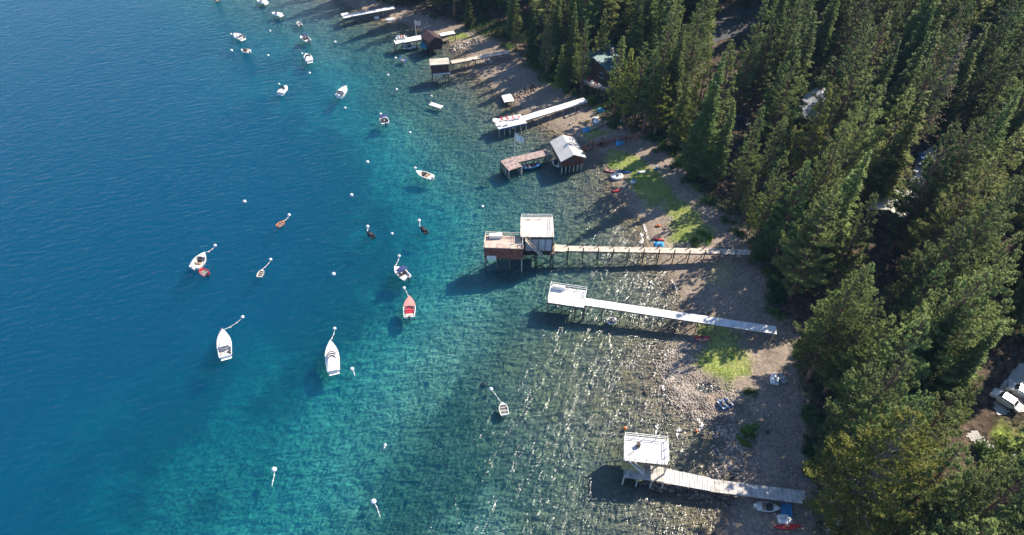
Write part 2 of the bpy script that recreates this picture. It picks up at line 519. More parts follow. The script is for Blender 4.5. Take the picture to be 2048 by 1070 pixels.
def ground_mat(name, stone_scale, stone_amt, bump_d, cloud=0.4):
    m, n, l = new_mat(name)
    tc = n.new('ShaderNodeTexCoord')
    at_ = n.new('ShaderNodeAttribute')
    at_.attribute_name = 'tint'
    vo = n.new('ShaderNodeTexVoronoi')
    vo.inputs['Scale'].default_value = stone_scale
    vo.inputs['Randomness'].default_value = 1.0
    l.new(tc.outputs['Object'], vo.inputs['Vector'])
    no = n.new('ShaderNodeTexNoise')
    no.inputs['Scale'].default_value = stone_scale * 0.55
    no.inputs['Detail'].default_value = 8
    no.inputs['Roughness'].default_value = 0.7
    l.new(tc.outputs['Object'], no.inputs['Vector'])
    bw = n.new('ShaderNodeRGBToBW')
    l.new(vo.outputs['Color'], bw.inputs[0])
    m1 = n.new('ShaderNodeMapRange')
    m1.inputs[1].default_value = 0.2
    m1.inputs[2].default_value = 0.8
    m1.inputs[3].default_value = 1 - stone_amt
    m1.inputs[4].default_value = 1 + stone_amt
    l.new(bw.outputs[0], m1.inputs[0])
    m2 = n.new('ShaderNodeMapRange')
    m2.inputs[1].default_value = 0.3
    m2.inputs[2].default_value = 0.7
    m2.inputs[3].default_value = 1 - cloud
    m2.inputs[4].default_value = 1 + cloud
    l.new(no.outputs[0], m2.inputs[0])
    mu = n.new('ShaderNodeMath')
    mu.operation = 'MULTIPLY'
    l.new(m1.outputs[0], mu.inputs[0])
    l.new(m2.outputs[0], mu.inputs[1])
    vm = n.new('ShaderNodeVectorMath')
    vm.operation = 'SCALE'
    l.new(at_.outputs['Color'], vm.inputs[0])
    l.new(mu.outputs[0], vm.inputs['Scale'])
    p = n.new('ShaderNodeBsdfPrincipled')
    p.inputs['Roughness'].default_value = 0.9
    p.inputs['Specular IOR Level'].default_value = 0.2
    l.new(vm.outputs[0], p.inputs['Base Color'])
    b = n.new('ShaderNodeBump')
    b.inputs['Strength'].default_value = 0.7
    b.inputs['Distance'].default_value = bump_d
    ad = n.new('ShaderNodeMath')
    ad.operation = 'ADD'
    l.new(no.outputs[0], ad.inputs[0])
    l.new(vo.outputs['Distance'], ad.inputs[1])
    l.new(ad.outputs[0], b.inputs['Height'])
    l.new(b.outputs[0], p.inputs['Normal'])
    o_ = n.new('ShaderNodeOutputMaterial')
    l.new(p.outputs[0], o_.inputs[0])
    return m
bed_mat = ground_mat('lake_bed_stones', 2.0, 0.13, 0.02, 0.17)
beach_mat = ground_mat('beach_gravel', 3.2, 0.14, 0.06)
floor_mat = ground_mat('needle_litter', 1.4, 0.5, 0.2)

nx, ny = len(xs), len(ys)
I = np.arange(nx * ny).reshape(ny, nx)
Q = np.stack([I[:-1, :-1].ravel(), I[:-1, 1:].ravel(), I[1:, 1:].ravel(), I[1:, :-1].ravel()], axis=1)
fz = Z[Q].mean(axis=1)
ff = FE[Q].mean(axis=1)
cls = np.where(fz < -0.03, 0, np.where(ff > 0, 2, 1))
def sub_ground(name, k, mat):
    F = Q[cls == k]
    used, inv = np.unique(F, return_inverse=True)
    V = np.stack([px_[used], py_[used], Z[used]], axis=1)
    me = np_mesh(name, V, inv.reshape(F.shape), mat, True)
    ca = me.color_attributes.new('tint', 'FLOAT_COLOR', 'POINT')
    c4 = np.ones((len(used), 4), dtype=np.float32)
    c4[:, :3] = col[used]
    ca.data.foreach_set('color', c4.ravel())
    return tag(link(name, me), kind='structure')
tag(sub_ground('lake_bed', 0, bed_mat), 'stony and sandy lake bed seen through the clear water')
tag(sub_ground('beach', 1, beach_mat), 'grey brown gravel beach with patches of grass')
tag(sub_ground('forest_floor', 2, floor_mat), 'brown needle covered ground under the conifers')

# ------------------------------------------------------------------ the lake: a closed body of clear blue water
def water_body():
    m, n, l = new_mat('lake_water')
    geo = n.new('ShaderNodeNewGeometry')
    def mapping(rot, sx, sy, w=0):
        mp = n.new('ShaderNodeMapping')
        mp.vector_type = 'TEXTURE'                  # crests run along the direction rot
        mp.inputs['Rotation'].default_value = (0, 0, R(-rot))
        mp.inputs['Scale'].default_value = (1 / sx, 1 / sy, 1)
        l.new(geo.outputs['Position'], mp.inputs['Vector'])
        return mp
    def noise(mp, scale, det, rough=0.55, dist=0.0):
        q = n.new('ShaderNodeTexNoise')
        q.inputs['Scale'].default_value = scale
        q.inputs['Detail'].default_value = det
        q.inputs['Roughness'].default_value = rough
        q.inputs['Distortion'].default_value = dist
        l.new(mp.outputs[0], q.inputs['Vector'])
        return q
    a = noise(mapping(-16, 0.40, 1.0), 0.95, 4, 0.6, 0.3)       # wind waves, crests running left to right
    b = noise(mapping(-62, 0.42, 1.0), 1.7, 3, 0.6, 0.2)       # ripples
    c = noise(mapping(12, 0.8, 1.0), 0.16, 2, 0.5)             # long swell
    b1 = n.new('ShaderNodeBump')
    b1.inputs['Strength'].default_value = 1.0
    b1.inputs['Distance'].default_value = WAVE[0]
    l.new(c.outputs[0], b1.inputs['Height'])
    b2 = n.new('ShaderNodeBump')
    b2.inputs['Strength'].default_value = 1.0
    b2.inputs['Distance'].default_value = WAVE[1]
    l.new(a.outputs[0], b2.inputs['Height'])
    l.new(b1.outputs[0], b2.inputs['Normal'])
    b3 = n.new('ShaderNodeBump')
    b3.inputs['Strength'].default_value = 1.0
    b3.inputs['Distance'].default_value = WAVE[2]
    l.new(b.outputs[0], b3.inputs['Height'])
    l.new(b2.outputs[0], b3.inputs['Normal'])
    # scattered steeper wavelets that catch the sun
    # (short chop over the shallows, gathered into streaks)
    d = noise(mapping(-64, 0.30, 1.0), 1.5, 2, 0.6, 0.2)
    pn = noise(mapping(-60, 0.30, 1.0), 0.42, 3, 0.6, 0.4)
    pm = n.new('ShaderNodeMapRange')
    pm.interpolation_type = 'SMOOTHSTEP'
    pm.inputs[1].default_value = 0.44
    pm.inputs[2].default_value = 0.66
    l.new(pn.outputs[0], pm.inputs[0])
    dt = n.new('ShaderNodeVectorMath')
    dt.operation = 'DOT_PRODUCT'
    dt.inputs[1].default_value = (1.0, -0.5, 0.0)
    l.new(geo.outputs['Position'], dt.inputs[0])
    xm = n.new('ShaderNodeMapRange')
    xm.interpolation_type = 'SMOOTHSTEP'
    xm.inputs[1].default_value = -44.0
    xm.inputs[2].default_value = -10.0
    xm.inputs[3].default_value = 0.10
    l.new(dt.outputs['Value'], xm.inputs[0])
    m1 = n.new('ShaderNodeMath')
    m1.operation = 'MULTIPLY'
    l.new(pm.outputs[0], m1.inputs[0])
    l.new(xm.outputs[0], m1.inputs[1])
    sm = n.new('ShaderNodeMath')
    sm.operation = 'MULTIPLY'
    l.new(m1.outputs[0], sm.inputs[0])
    l.new(d.outputs[0], sm.inputs[1])
    b4 = n.new('ShaderNodeBump')
    b4.inputs['Strength'].default_value = 1.0
    b4.inputs['Distance'].default_value = WAVE[3]
    l.new(sm.outputs[0], b4.inputs['Height'])
    l.new(b3.outputs[0], b4.inputs['Normal'])
    b3_flat, b3 = b3, b4
    fr = n.new('ShaderNodeFresnel')
    fr.inputs['IOR'].default_value = 1.333
    l.new(b3_flat.outputs[0], fr.inputs['Normal'])
    g = n.new('ShaderNodeBsdfGlossy')
    g.inputs['Roughness'].default_value = 0.15
    l.new(b3.outputs[0], g.inputs['Normal'])
    t = n.new('ShaderNodeBsdfTransparent')
    mx = n.new('ShaderNodeMixShader')
    l.new(fr.outputs[0], mx.inputs[0])
    l.new(t.outputs[0], mx.inputs[1])
    l.new(g.outputs[0], mx.inputs[2])
    va = n.new('ShaderNodeVolumeAbsorption')
    va.inputs['Color'].default_value = WABS[0]
    va.inputs['Density'].default_value = WABS[1]
    vs = n.new('ShaderNodeVolumeScatter')
    vs.inputs['Color'].default_value = WSCA[0]
    vs.inputs['Density'].default_value = WSCA[1]
    ad = n.new('ShaderNodeAddShader')
    l.new(va.outputs[0], ad.inputs[0])
    l.new(vs.outputs[0], ad.inputs[1])
    o_ = n.new('ShaderNodeOutputMaterial')
    l.new(mx.outputs[0], o_.inputs['Surface'])
    l.new(ad.outputs[0], o_.inputs['Volume'])
    mb = MB().prism([(-3400, -3400), (3400, -3400), (3400, 3400), (-3400, 3400)], -130.0, 0.0)
    w = mb.build('lake_water', m)
    tag(w, 'clear lake water, turquoise over the shallows and deep blue farther out', kind='structure')
WAVE = (0.12, 0.32, 0.10, 0.70)
WABS = ((0.0, 0.81, 0.915, 1), 0.37)
WSCA = ((0.002, 0.47, 1.0, 1), 0.098)
water_body()

# ------------------------------------------------------------------ conifers
def conifer(seed, H, Rm, start, kind, dens=1.0):
    """returns trunk+limb mesh arrays and crown mesh arrays. kind: fir, pine, broad, bare"""
    g = np.random.default_rng(seed)
    TV, TF, LV, LF = [], [], [], []
    # trunk
    seg, lev = 7, 9
    r0 = 0.012 * H + 0.06
    bend = g.normal(0, 0.006 * H, (lev + 1, 2)) * np.linspace(0, 1, lev + 1)[:, None]
    for i in range(lev + 1):
        t = i / lev
        r = r0 * (1 - t) ** 0.9 + 0.03
        if i == 0: r *= 1.25
        for j in range(seg):
            a = 2 * math.pi * j / seg
            TV.append((r * math.cos(a) + bend[i, 0], r * math.sin(a) + bend[i, 1], t * H - (0.6 if i == 0 else 0)))
    for i in range(lev):
        for j in range(seg):
            TF.append((i * seg + j, i * seg + (j + 1) % seg, (i + 1) * seg + (j + 1) % seg, (i + 1) * seg + j))
    def centre(z):
        t = np.clip(z / H, 0, 1) * lev
        i = int(min(lev - 1, t))
        return bend[i] * (1 - (t - i)) + bend[i + 1] * (t - i)
    step = {'fir': 0.62, 'pine': 0.74, 'broad': 0.80, 'bare': 0.65}[kind]
    z = start * H
    lean = g.uniform(0, 2 * math.pi)
    while z < H - 0.25:
        t = (z - start * H) / (H * (1 - start))
        if kind == 'fir':
            prof = (1 - t) ** 0.95 * (0.45 + 0.55 * min(1, (t + 0.05) / 0.15)) + 0.02
        elif kind == 'broad':
            prof = (1 - t ** 1.3) ** 0.95 * (0.6 + 0.4 * min(1, t / 0.2)) + 0.02
        else:
            prof = (1 - t) ** 0.85 * (0.55 + 0.45 * min(1, t / 0.15)) + 0.03
        nb = max(3, int(round((6.5 if kind != 'fir' else 8.0) * dens * (0.6 + 0.6 * prof))))
        az0 = g.uniform(0, 2 * math.pi)
        for k in range(nb):
            if kind != 'fir' and g.random() < 0.16: continue
            az = az0 + 2 * math.pi * k / nb + g.normal(0, 0.25)
            L = Rm * prof * g.uniform(0.62, 1.16) * (1 + 0.12 * math.cos(az - lean))
            if L < 0.25: L = 0.25
            zb = z + g.uniform(-0.25, 0.25)
            c = centre(zb)
            d = np.array([math.cos(az), math.sin(az)])
            rise = {'fir': g.uniform(-0.12, 0.1) + 0.55 * t ** 2, 'pine': g.uniform(0.0, 0.35) + 0.3 * t,
                    'broad': g.uniform(0.1, 0.45) + 0.3 * t, 'bare': g.uniform(-0.1, 0.25)}[kind]
            sag = {'fir': -0.10, 'pine': 0.12, 'broad': 0.12, 'bare': 0.05}[kind]
            # limb
            b = len(TV)
            rb = 0.018 * L + 0.015
            e = np.array([c[0] + d[0] * L * 0.9, c[1] + d[1] * L * 0.9, zb + rise * L * 0.9 + sag * L * 0.8])
            s_ = np.array([c[0], c[1], zb])
            side = np.array([-d[1], d[0], 0])
            TV.extend([tuple(s_ + side * rb), tuple(s_ - side * rb), tuple(s_ + np.array([0, 0, rb * 1.6])), tuple(e)])
            TF.extend([(b, b + 1, b + 3), (b + 1, b + 2, b + 3), (b + 2, b, b + 3)])
            # sprays
            if kind == 'fir':
                m = max(7, int((L + .12 * L * L) * 25 * dens)); u = g.uniform(0.10, 1.0, m) ** 0.75
            elif kind == 'bare':
                m = max(3, int(L * 5.5 * dens)); u = g.uniform(0.3, 1.0, m)
            else:
                m = max(8, int((L + .12 * L * L) * (32 if kind == 'broad' else 27) * dens))
                nc = max(1, int(round(L * 0.9)))
                cc = np.clip(1.0 - g.random(nc) ** 1.4 * 0.72, 0.2, 1)
                cc[0] = 0.97
                u = np.clip(cc[g.integers(0, nc, m)] + g.normal(0, 0.07, m), 0.12, 1.04)
            w = (0.34 if kind == 'fir' else 0.30) * L * np.sqrt(np.clip(1.06 - u, 0.02, 1)) * (1 if kind == 'fir' else 0.9) + 0.10
            off = g.uniform(-1, 1, m) * w
            if kind != 'fir':
                off = np.round(off / 0.55) * 0.5 + g.normal(0, 0.12, m)
            pz = zb + rise * L * u + sag * L * u ** 2 + g.normal(0, 0.06 if kind == 'fir' else 0.13, m) - (np.abs(off) * 0.12 if kind == 'fir' else 0)
            P0 = np.stack([c[0] + d[0] * L * u - d[1] * off, c[1] + d[1] * L * u + d[0] * off, pz], 1)
            # spray direction: outward and to its side
            sg = np.sign(off + 1e-6)
            ang = az + sg * g.uniform(0.1, 1.1, m)
            if kind != 'fir': ang = g.uniform(0, 2 * math.pi, m) * 0.6 + az - 0.9
            tilt = g.normal(0.10 if kind == 'fir' else 0.35, 0.28 if kind == 'fir' else 0.42, m)
            sl_ = g.uniform(0.30, 0.58, m) * {'fir': 0.88, 'pine': 0.80, 'broad': 0.66, 'bare': 0.7}[kind]
            sw = sl_ * g.uniform(0.17, 0.30, m)
            D = np.stack([np.cos(ang) * np.cos(tilt), np.sin(ang) * np.cos(tilt), np.sin(tilt)], 1)
            up = np.stack([g.normal(0, 0.45, m), g.normal(0, 0.45, m), np.ones(m)], 1)
            W = np.cross(D, up)
            W /= np.linalg.norm(W, axis=1)[:, None] + 1e-9
            A = P0 - D * (sl_ * 0.4)[:, None]
            B = P0 + D * (sl_ * 0.1)[:, None] + W * sw[:, None]
            C = P0 + D * (sl_ * 0.75)[:, None]
            E_ = P0 + D * (sl_ * 0.1)[:, None] - W * sw[:, None]
            base = sum(len(x) for x in LV)
            LV.append(np.stack([A, E_, C, B], 1).reshape(-1, 3))
            LF.append(base + np.arange(4 * m).reshape(-1, 4))
        z += step * g.uniform(0.75, 1.25) * (1.15 - 0.4 * t)
    TFq = np.array([f if len(f) == 4 else (f[0], f[1], f[2], f[2]) for f in TF])
    return np.array(TV), TF, np.vstack(LV), np.vstack(LF)

def py_mesh(name, V, F, mat):
    me = bpy.data.meshes.new(name)
    me.from_pydata([tuple(v) for v in V], [], [tuple(f) for f in F])
    me.materials.append(mat)
    me.update()
    return me
# kind, H, R, crown start, leaf, bark, word
SPECS = [('fir', 27, 4.2, 0.06, fir_leaf, bark, 'dense dark green fir', 'fir_tree'),
         ('fir', 25, 3.6, 0.08, fir_leaf, bark, 'dense dark green fir', 'fir_tree'),
         ('fir', 28, 4.4, 0.08, pine_leaf, bark, 'pale olive fir', 'fir_tree'),
         ('fir', 22, 3.5, 0.05, pine_leaf, bark, 'pale olive fir', 'fir_tree'),
         ('pine', 28, 4.1, 0.16, pine_leaf, bark_red, 'ragged olive pine', 'pine_tree'),
         ('pine', 27, 3.7, 0.20, pine_leaf, bark_red, 'ragged olive pine', 'pine_tree'),
         ('pine', 29, 4.4, 0.14, fir_leaf, bark_red, 'ragged deep green pine', 'pine_tree'),
         ('pine', 26, 4.0, 0.18, fir_leaf, bark_red, 'ragged deep green pine', 'pine_tree'),
         ('broad', 28, 5.9, 0.12, pine_leaf, bark_red, 'broad crowned olive pine', 'pine_tree'),
         ('broad', 27, 5.4, 0.14, fir_leaf, bark_red, 'broad crowned deep green pine', 'pine_tree'),
         ('broad', 30, 7.6, 0.22, gold_leaf, bark_grey, 'very broad golden green pine', 'pine_tree'),
         ('bare', 28, 3.6, 0.22, brown_leaf, bark_grey, 'thin half dead brown pine', 'pine_tree'),
         ('fir', 13, 2.2, 0.04, pine_leaf, bark, 'small pointed young fir', 'fir_tree'),
         ('pine', 25, 3.8, 0.16, gold_leaf, bark_red, 'ragged yellow green pine', 'pine_tree'),
         ('bare', 22, 2.6, 0.5, rust_leaf, bark_grey, 'slim rusty topped pine', 'pine_tree')]
PROTO = []
for i, (kd, H_, R_, st_, lm, bm_, word, nm) in enumerate(SPECS):
    TV, TF, LV, LF = conifer(100 + i, H_, R_, st_, kd, 1.0 if R_ < 4 else 0.95)
    PROTO.append((py_mesh('trunk', TV, TF, bm_), np_mesh('crown', LV, LF, lm), H_, R_, word, nm, LV, LF, lm))

# (tip u, tip v, proto, height)
TIPS = [(1098, 28, 4, 27), (1067, 6, 1, 25), (1126, 90, 12, 11), (1174, 39, 4, 27), (1247, 70, 5, 26), (1149, 6, 1, 24), (1292, 81, 4, 25),
        (1314, 90, 5, 24), (1265, 95, 13, 20), (1336, 118, 13, 19), (1325, 182, 4, 17), (1255, 0, 5, 27), (1275, 11, 7, 26), (1342, 25, 4, 27),
        (1441, 31, 4, 26), (1492, 46, 0, 26), (1552, 27, 6, 29), (1514, 67, 4, 25), (1370, 50, 1, 25), (1474, 74, 5, 28), (1597, 101, 8, 23),
        (1664, 109, 9, 22), (1631, 132, 1, 18), (1680, 34, 4, 27), (1420, 104, 13, 24), (1468, 165, 2, 26), (1552, 135, 13, 27), (1502, 213, 13, 20),
        (1667, 168, 13, 27), (1589, 252, 3, 13), (1740, 20, 7, 27), (1752, 45, 6, 30), (1696, 31, 5, 26), (1797, 71, 0, 25), (1832, 31, 1, 26),
        (1872, 3, 0, 28), (1931, 56, 11, 28), (1980, 45, 1, 26), (1896, 50, 9, 28), (1895, 84, 14, 22), (2007, 95, 9, 28), (1954, 135, 2, 28),
        (1833, 168, 5, 25), (1805, 171, 8, 24), (1756, 168, 8, 25), (1874, 202, 11, 29), (2043, 93, 6, 29), (2012, 202, 9, 27), (1928, 241, 7, 27),
        (1956, 230, 8, 27), (1934, 123, 7, 26), (1855, 182, 3, 24), (2045, 252, 8, 26), (1783, 20, 5, 27),
        (1496, 328, 4, 21), (1513, 345, 5, 19), (1579, 365, 1, 24), (1676, 368, 8, 27), (1634, 256, 4, 28), (1524, 385, 13, 15),
        (1757, 385, 7, 24), (1722, 499, 8, 28), (1942, 429, 9, 29), (2038, 457, 8, 26), (2018, 379, 8, 29), (1981, 303, 8, 29),
        (1751, 552, 8, 27), (1852, 628, 8, 27), (1986, 534, 9, 28), (1995, 646, 1, 22), (1967, 750, 4, 14), (2020, 500, 9, 28),
        (1852, 775, 9, 27), (1846, 826, 10, 31), (1935, 880, 9, 25), (1997, 905, 8, 24), (1975, 1040, 8, 24), (2055, 935, 9, 26),
        (2044, 350, 6, 27), (1606, 45, 1, 26), (1640, 20, 0, 27), (1210, 15, 4, 28), (1032, 12, 5, 26), (1400, 12, 9, 27),
        (1446, 210, 1, 24), (1410, 240, 7, 25), (1380, 150, 0, 27), (1700, 240, 4, 27), (1730, 300, 2, 26), (1640, 330, 0, 24), (1575, 300, 7, 23),
        (1690, 440, 1, 18), (1890, 520, 7, 26), (1920, 610, 0, 23)]
# pixels that must stay open to the camera, radius in photo pixels
OPEN = [(1600, 238, 20), (1622, 225, 14), (1780, 425, 16), (1822, 375, 24), (1838, 330, 18), (1808, 405, 16), (1195, 158, 8), (1190, 172, 12), (2012, 800, 30),
        (2020, 870, 26), (2035, 900, 16), (1990, 700, 12), (1483, 50, 22), (1445, 45, 18), (1430, 358, 10), (1465, 460, 10), (1838, 300, 10), (1700, 700, 0.1), (1778, 168, 12),
        (1450, 350, 8), (1990, 860, 12), (2030, 770, 20), (1800, 560, 6), (2010, 540, 8), (1484, 245, 8)]
# places that lie in the sun in the photograph (ground points)
SUNNY = [(1460, 735), (1450, 765), (1440, 715), (1550, 745), (1540, 790), (1600, 240), (1622, 222), (1780, 425), (1825, 365), (1810, 400), (1560, 680),
         (1535, 870), (1520, 900), (1400, 560), (1370, 530), (1340, 560), (1240, 312), (1340, 385), (1350, 400), (2015, 805), (2000, 850), (2020, 875),
         (1550, 500), (1300, 385), (1250, 340), (1240, 395), (1280, 400),  (1560, 770), (1585, 680), (1480, 500), (1185, 235), (1130, 250), (1150, 225), (1280, 275), (1190, 300),
         (960, 118), (990, 110), (890, 95), (1380, 500), (1250, 500), (1130, 190), (1390, 780), (1350, 750), (1400, 820), (1200, 620), (1500, 460), (1580, 690), (1045, 85), (1000, 62)]
SUNW = [tuple(atg(u, v)) for u, v in SUNNY]
KEYSUN = [tuple(atg(u, v)) for u, v in [(1455, 738), (1462, 765), (1440, 730), (1550, 748), (1545, 790), (1535, 880), (1520, 900), (1400, 560), (1360, 540), (1575, 690), (1240, 312), (1430, 485), (1350, 380), (1540, 690), (1580, 870), (1825, 365), (1840, 325), (1810, 400), (1780, 425), (1600, 240)]]
placed = []      # (x, y, z, proto, H, important)
def try_place(x, y, pr, H_, force=False, mind=4.6):
    for q in placed:
        if (q[0] - x) ** 2 + (q[1] - y) ** 2 < mind ** 2:
            return False
    z = ground(x, y)
    Rr = PROTO[pr][3] * H_ / PROTO[pr][2]
    if not force:
        a, b = proj(x, y, z + 0.1 * H_), proj(x, y, z + H_)
        dcam = math.sqrt(x * x + y * y + (CAMH - 10) ** 2)
        rp = Rr * FPX / dcam
        for u, v, rr in OPEN:
            ex, ey = b[0] - a[0], b[1] - a[1]
            t = max(0, min(1, ((u - a[0]) * ex + (v - a[1]) * ey) / (ex * ex + ey * ey)))
            if math.hypot(u - a[0] - t * ex, v - a[1] - t * ey) < rr + rp * (0.85 - 0.75 * t):
                return False
        for sx, sy, sz in SUNW:
            for hh in (0.15, 0.3, 0.45, 0.6, 0.75, 0.9):
                tt = H_ * hh / sun_dir.z
                cx, cy = x - sun_dir.x * tt, y - sun_dir.y * tt
                if math.hypot(cx - sx, cy - sy) < Rr * (1.0 - 0.75 * hh) + 0.6:
                    return False
    placed.append((x, y, z, pr, H_, force))
    return True
# trees whose shadows reach out over the water and beach in the photograph
for (u, v, hh, pr) in [(1140, 480, 27, 1), (1165, 462, 26, 5), (1262, 452, 21, 0), (1300, 480, 22, 4), (1335, 495, 22, 5), (1385, 925, 26, 8), (1345, 955, 27, 8), (1410, 965, 24, 9), (1440, 1010, 24, 8), (1375, 895, 26, 6),
        (1490, 1010, 22, 6), (1330, 660, 25, 7), (1362, 700, 24, 4), (1388, 718, 24, 6), (1400, 605, 24, 8), (1425, 640, 22, 5), (1370, 610, 22, 7)]:
    p = at(u, v, 0)
    for k in range(17):
        t = hh / sun_dir.z
        qx, qy = p[0] + sun_dir.x * t, p[1] + sun_dir.y * t
        if inside(np.array([qx]), np.array([qy]), FORESTPOLY)[0]:
            ok_ = try_place(qx, qy, pr, hh - 0.5, True, 3.0)
            break
        hh += 1.0
for (u, v, pr, H_) in TIPS:
    hh = H_ * (1.12 if H_ > 18 else 1.0)
    while hh > 8:
        z = 4.0
        for _ in range(5):
            p = at(u, v, z + hh)
            z = ground(p[0], p[1])
        qx, qy = np.array([p[0]]), np.array([p[1]])
        okp = inside(qx, qy, FORESTPOLY)[0] and seg_dist(qx, qy, EDGE)[0] > 0.8
        if okp:
            b_ = proj(p[0], p[1], z + hh * 0.08)
            for ou, ov_, orr in OPEN:
                ex, ey = b_[0] - u, b_[1] - v
                t = max(0, min(1, ((ou - u) * ex + (ov_ - v) * ey) / (ex * ex + ey * ey)))
                if math.hypot(ou - u - t * ex, ov_ - v - t * ey) < orr * 0.8 + 14 * t:
                    okp = False
                    break
        if okp:
            Rr = PROTO[pr][3] * hh / PROTO[pr][2]
            for sx, sy, sz in KEYSUN:
                for q_ in (0.2, 0.4, 0.6, 0.8):
                    tt = hh * q_ / sun_dir.z
                    if math.hypot(p[0] - sun_dir.x * tt - sx, p[1] - sun_dir.y * tt - sy) < Rr * (1.0 - 0.75 * q_) + 0.3:
                        okp = False
        if okp: break
        hh *= 0.94
    if hh > 8:
        try_place(p[0], p[1], pr, hh, True, 2.2)
rr_ = random.Random(11)
tries = 0
W_ALL = [11, 14, 0, 0, 0, 1, 2, 3, 4, 5, 6, 7, 0, 1, 2, 4, 5, 6, 7, 12, 13, 0, 0, 1, 1, 2, 2, 3, 4, 4, 5, 5, 6, 6, 7, 7, 13]
cg_ = np.random.default_rng(12)
CX, CY = cg_.uniform(-70, 235, 12000), cg_.uniform(22, 330, 12000)
ok_ = inside(CX, CY, FORESTPOLY) & (seg_dist(CX, CY, EDGE) > 1.0)
CX, CY = CX[ok_], CY[ok_]
CZ = height_arr(CX, CY)[0]
for x, y, z_ in zip(CX.tolist(), CY.tolist(), CZ.tolist()):
    b = proj(x, y, z_)
    tp = proj(x, y, z_ + 26)
    vis = (-60 < tp[0] < 2110 and -20 < tp[1] < 1120) or (-30 < b[0] < 2080 and -10 < b[1] < 1100) or \
          (-40 < (tp[0] + b[0]) / 2 < 2090 and -20 < (tp[1] + b[1]) / 2 < 1100)
    if not vis and not (x < 215 and y < 250):
        continue
    near = math.hypot(x, y) < 125
    pr = rr_.choice(W_ALL)
    if near and rr_.random() < 0.45: pr = rr_.choice([8, 9, 8, 4])
    H_ = PROTO[pr][2] * rr_.uniform(0.78, 1.2)
    try_place(x, y, pr, H_, False, 6.1 if near else 5.6)
LANDM = [('the teal roofed deck', 1193, 150), ('the grey roofed cabins', 1605, 235), ('the white cabin roof', 1782, 425), ('the sunny parking strip', 1828, 360),
         ('the parked white cars', 2012, 800), ('the clipped green lawn', 2015, 880), ('the rusty rock wall', 1300, 270), ('the longest walkway', 1505, 490),
         ('the white pier', 1575, 655), ('the upturned white dinghy', 1600, 760), ('the nearest pier', 1670, 990), ('the tan boathouse', 1030, 95),
         ('the shaded road', 1460, 45), ('the top right corner', 2000, 40), ('the top middle', 1240, 20), ('the upper dark gap', 1620, 120),
         ('the rusty topped pine', 1895, 130), ('the thin brown pine', 1850, 270), ('the upper right edge', 2040, 330), ('the shaded lawn', 1420, 380), ('the bottom right corner', 1900, 1040),
         ('the small sunny clearing', 1445, 355), ('the far shore', 800, -20), ('the golden pine', 1830, 900), ('the middle right edge', 2040, 560)]
vis_list, hid_list = [], []
for q in placed:
    pts = [proj(q[0], q[1], q[2] + q[4] * k) for k in (0.05, 0.3, 0.5, 0.7, 0.85, 1.0)]
    ok = any(-25 < a < 2073 and -15 < b < 1085 for a, b in pts)
    (vis_list if ok else hid_list).append(q)
vis_list.sort(key=lambda q: (not q[5], q[0] ** 2 + q[1] ** 2 + 70 ** 2))
print('TREES visible', len(vis_list), 'hidden', len(hid_list))
extra = vis_list[296:]
vis_list = vis_list[:296]
roots = []
for q in vis_list:
    x, y, z, pr, H_, imp = q
    tm, cm, H0, R0, word, nm = PROTO[pr][:6]
    s = H_ / H0
    tu, tv = proj(x, y, z + H_)
    size = 'tall ' if H_ > 27 else ('short ' if H_ < 20 else '')
    if pr in (10, 11, 12, 14): size = ''
    lm_ = min(LANDM, key=lambda a: math.hypot(a[1] - tu, a[2] - (tv * 0.6 + 0.4 * proj(x, y, z)[1])))
    r = empty(nm, (x, y, z), size + word, 'tree', rr_.uniform(0, 6.28))
    lx = rr_.uniform(0.9, 1.12)
    r.scale = (s * lx, s * lx, s)
    r.rotation_euler[0] = rr_.gauss(0, 0.018)
    r.rotation_euler[1] = rr_.gauss(0, 0.018)
    link('trunk', tm, r)
    link('crown', cm, r)
    roots.append((r, size + word, lm_[0], tu, tv))
by = {}
for t in roots:
    by.setdefault((t[1], t[2]), []).append(t)
ORD = ['', 'leftmost', 'second from left', 'third from left', 'fourth from left', 'fifth from left', 'sixth from left', 'seventh from left', 'eighth from left', 'ninth from left', 'tenth from left', 'eleventh from left', 'twelfth from left']
CNT = ['', '', 'two', 'three', 'four', 'five', 'six', 'seven', 'eight', 'nine', 'ten', 'eleven', 'twelve', 'thirteen']
for (w, lmn), ts in by.items():
    ts.sort(key=lambda t: t[3])
    for i, t in enumerate(ts):
        t[0]['label'] = f'{w} near {lmn}' + ('' if len(ts) == 1 else f', {ORD[i + 1] if i + 1 < len(ts) or len(ts) > 12 else "rightmost"} of {CNT[min(13, len(ts))]}')
        t[0]['group'] = 'conifers of the shore forest'
# trees beyond these, mostly outside the picture: one mass of lighter crowns
def forest_mass(lst, name):
    if not lst: return
    Vs, Fs, b = [], [], 0
    g = np.random.default_rng(5)
    for x, y, z, pr, H_, imp in lst:
        LV, LF = PROTO[pr][6], PROTO[pr][7]
        k = g.random(len(LF)) < 0.30
        F = LF[k]
        V = LV[F.ravel()].reshape(-1, 4, 3)
        c = V.mean(axis=1, keepdims=True)
        V = (c + (V - c) * 1.7).reshape(-1, 3) * (H_ / PROTO[pr][2])
        a = g.uniform(0, 6.28)
        V = V @ np.array([[math.cos(a), math.sin(a), 0], [-math.sin(a), math.cos(a), 0], [0, 0, 1]]) + np.array([x, y, z])
        Vs.append(V)
        Fs.append(np.arange(len(V)).reshape(-1, 4) + b)
        b += len(V)
    o = link(name, np_mesh(name, np.vstack(Vs), np.vstack(Fs), fir_leaf))
    tag(o, 'dense far conifer forest beyond the nearer trees', kind='stuff')
forest_mass(extra + hid_list, 'far_forest')

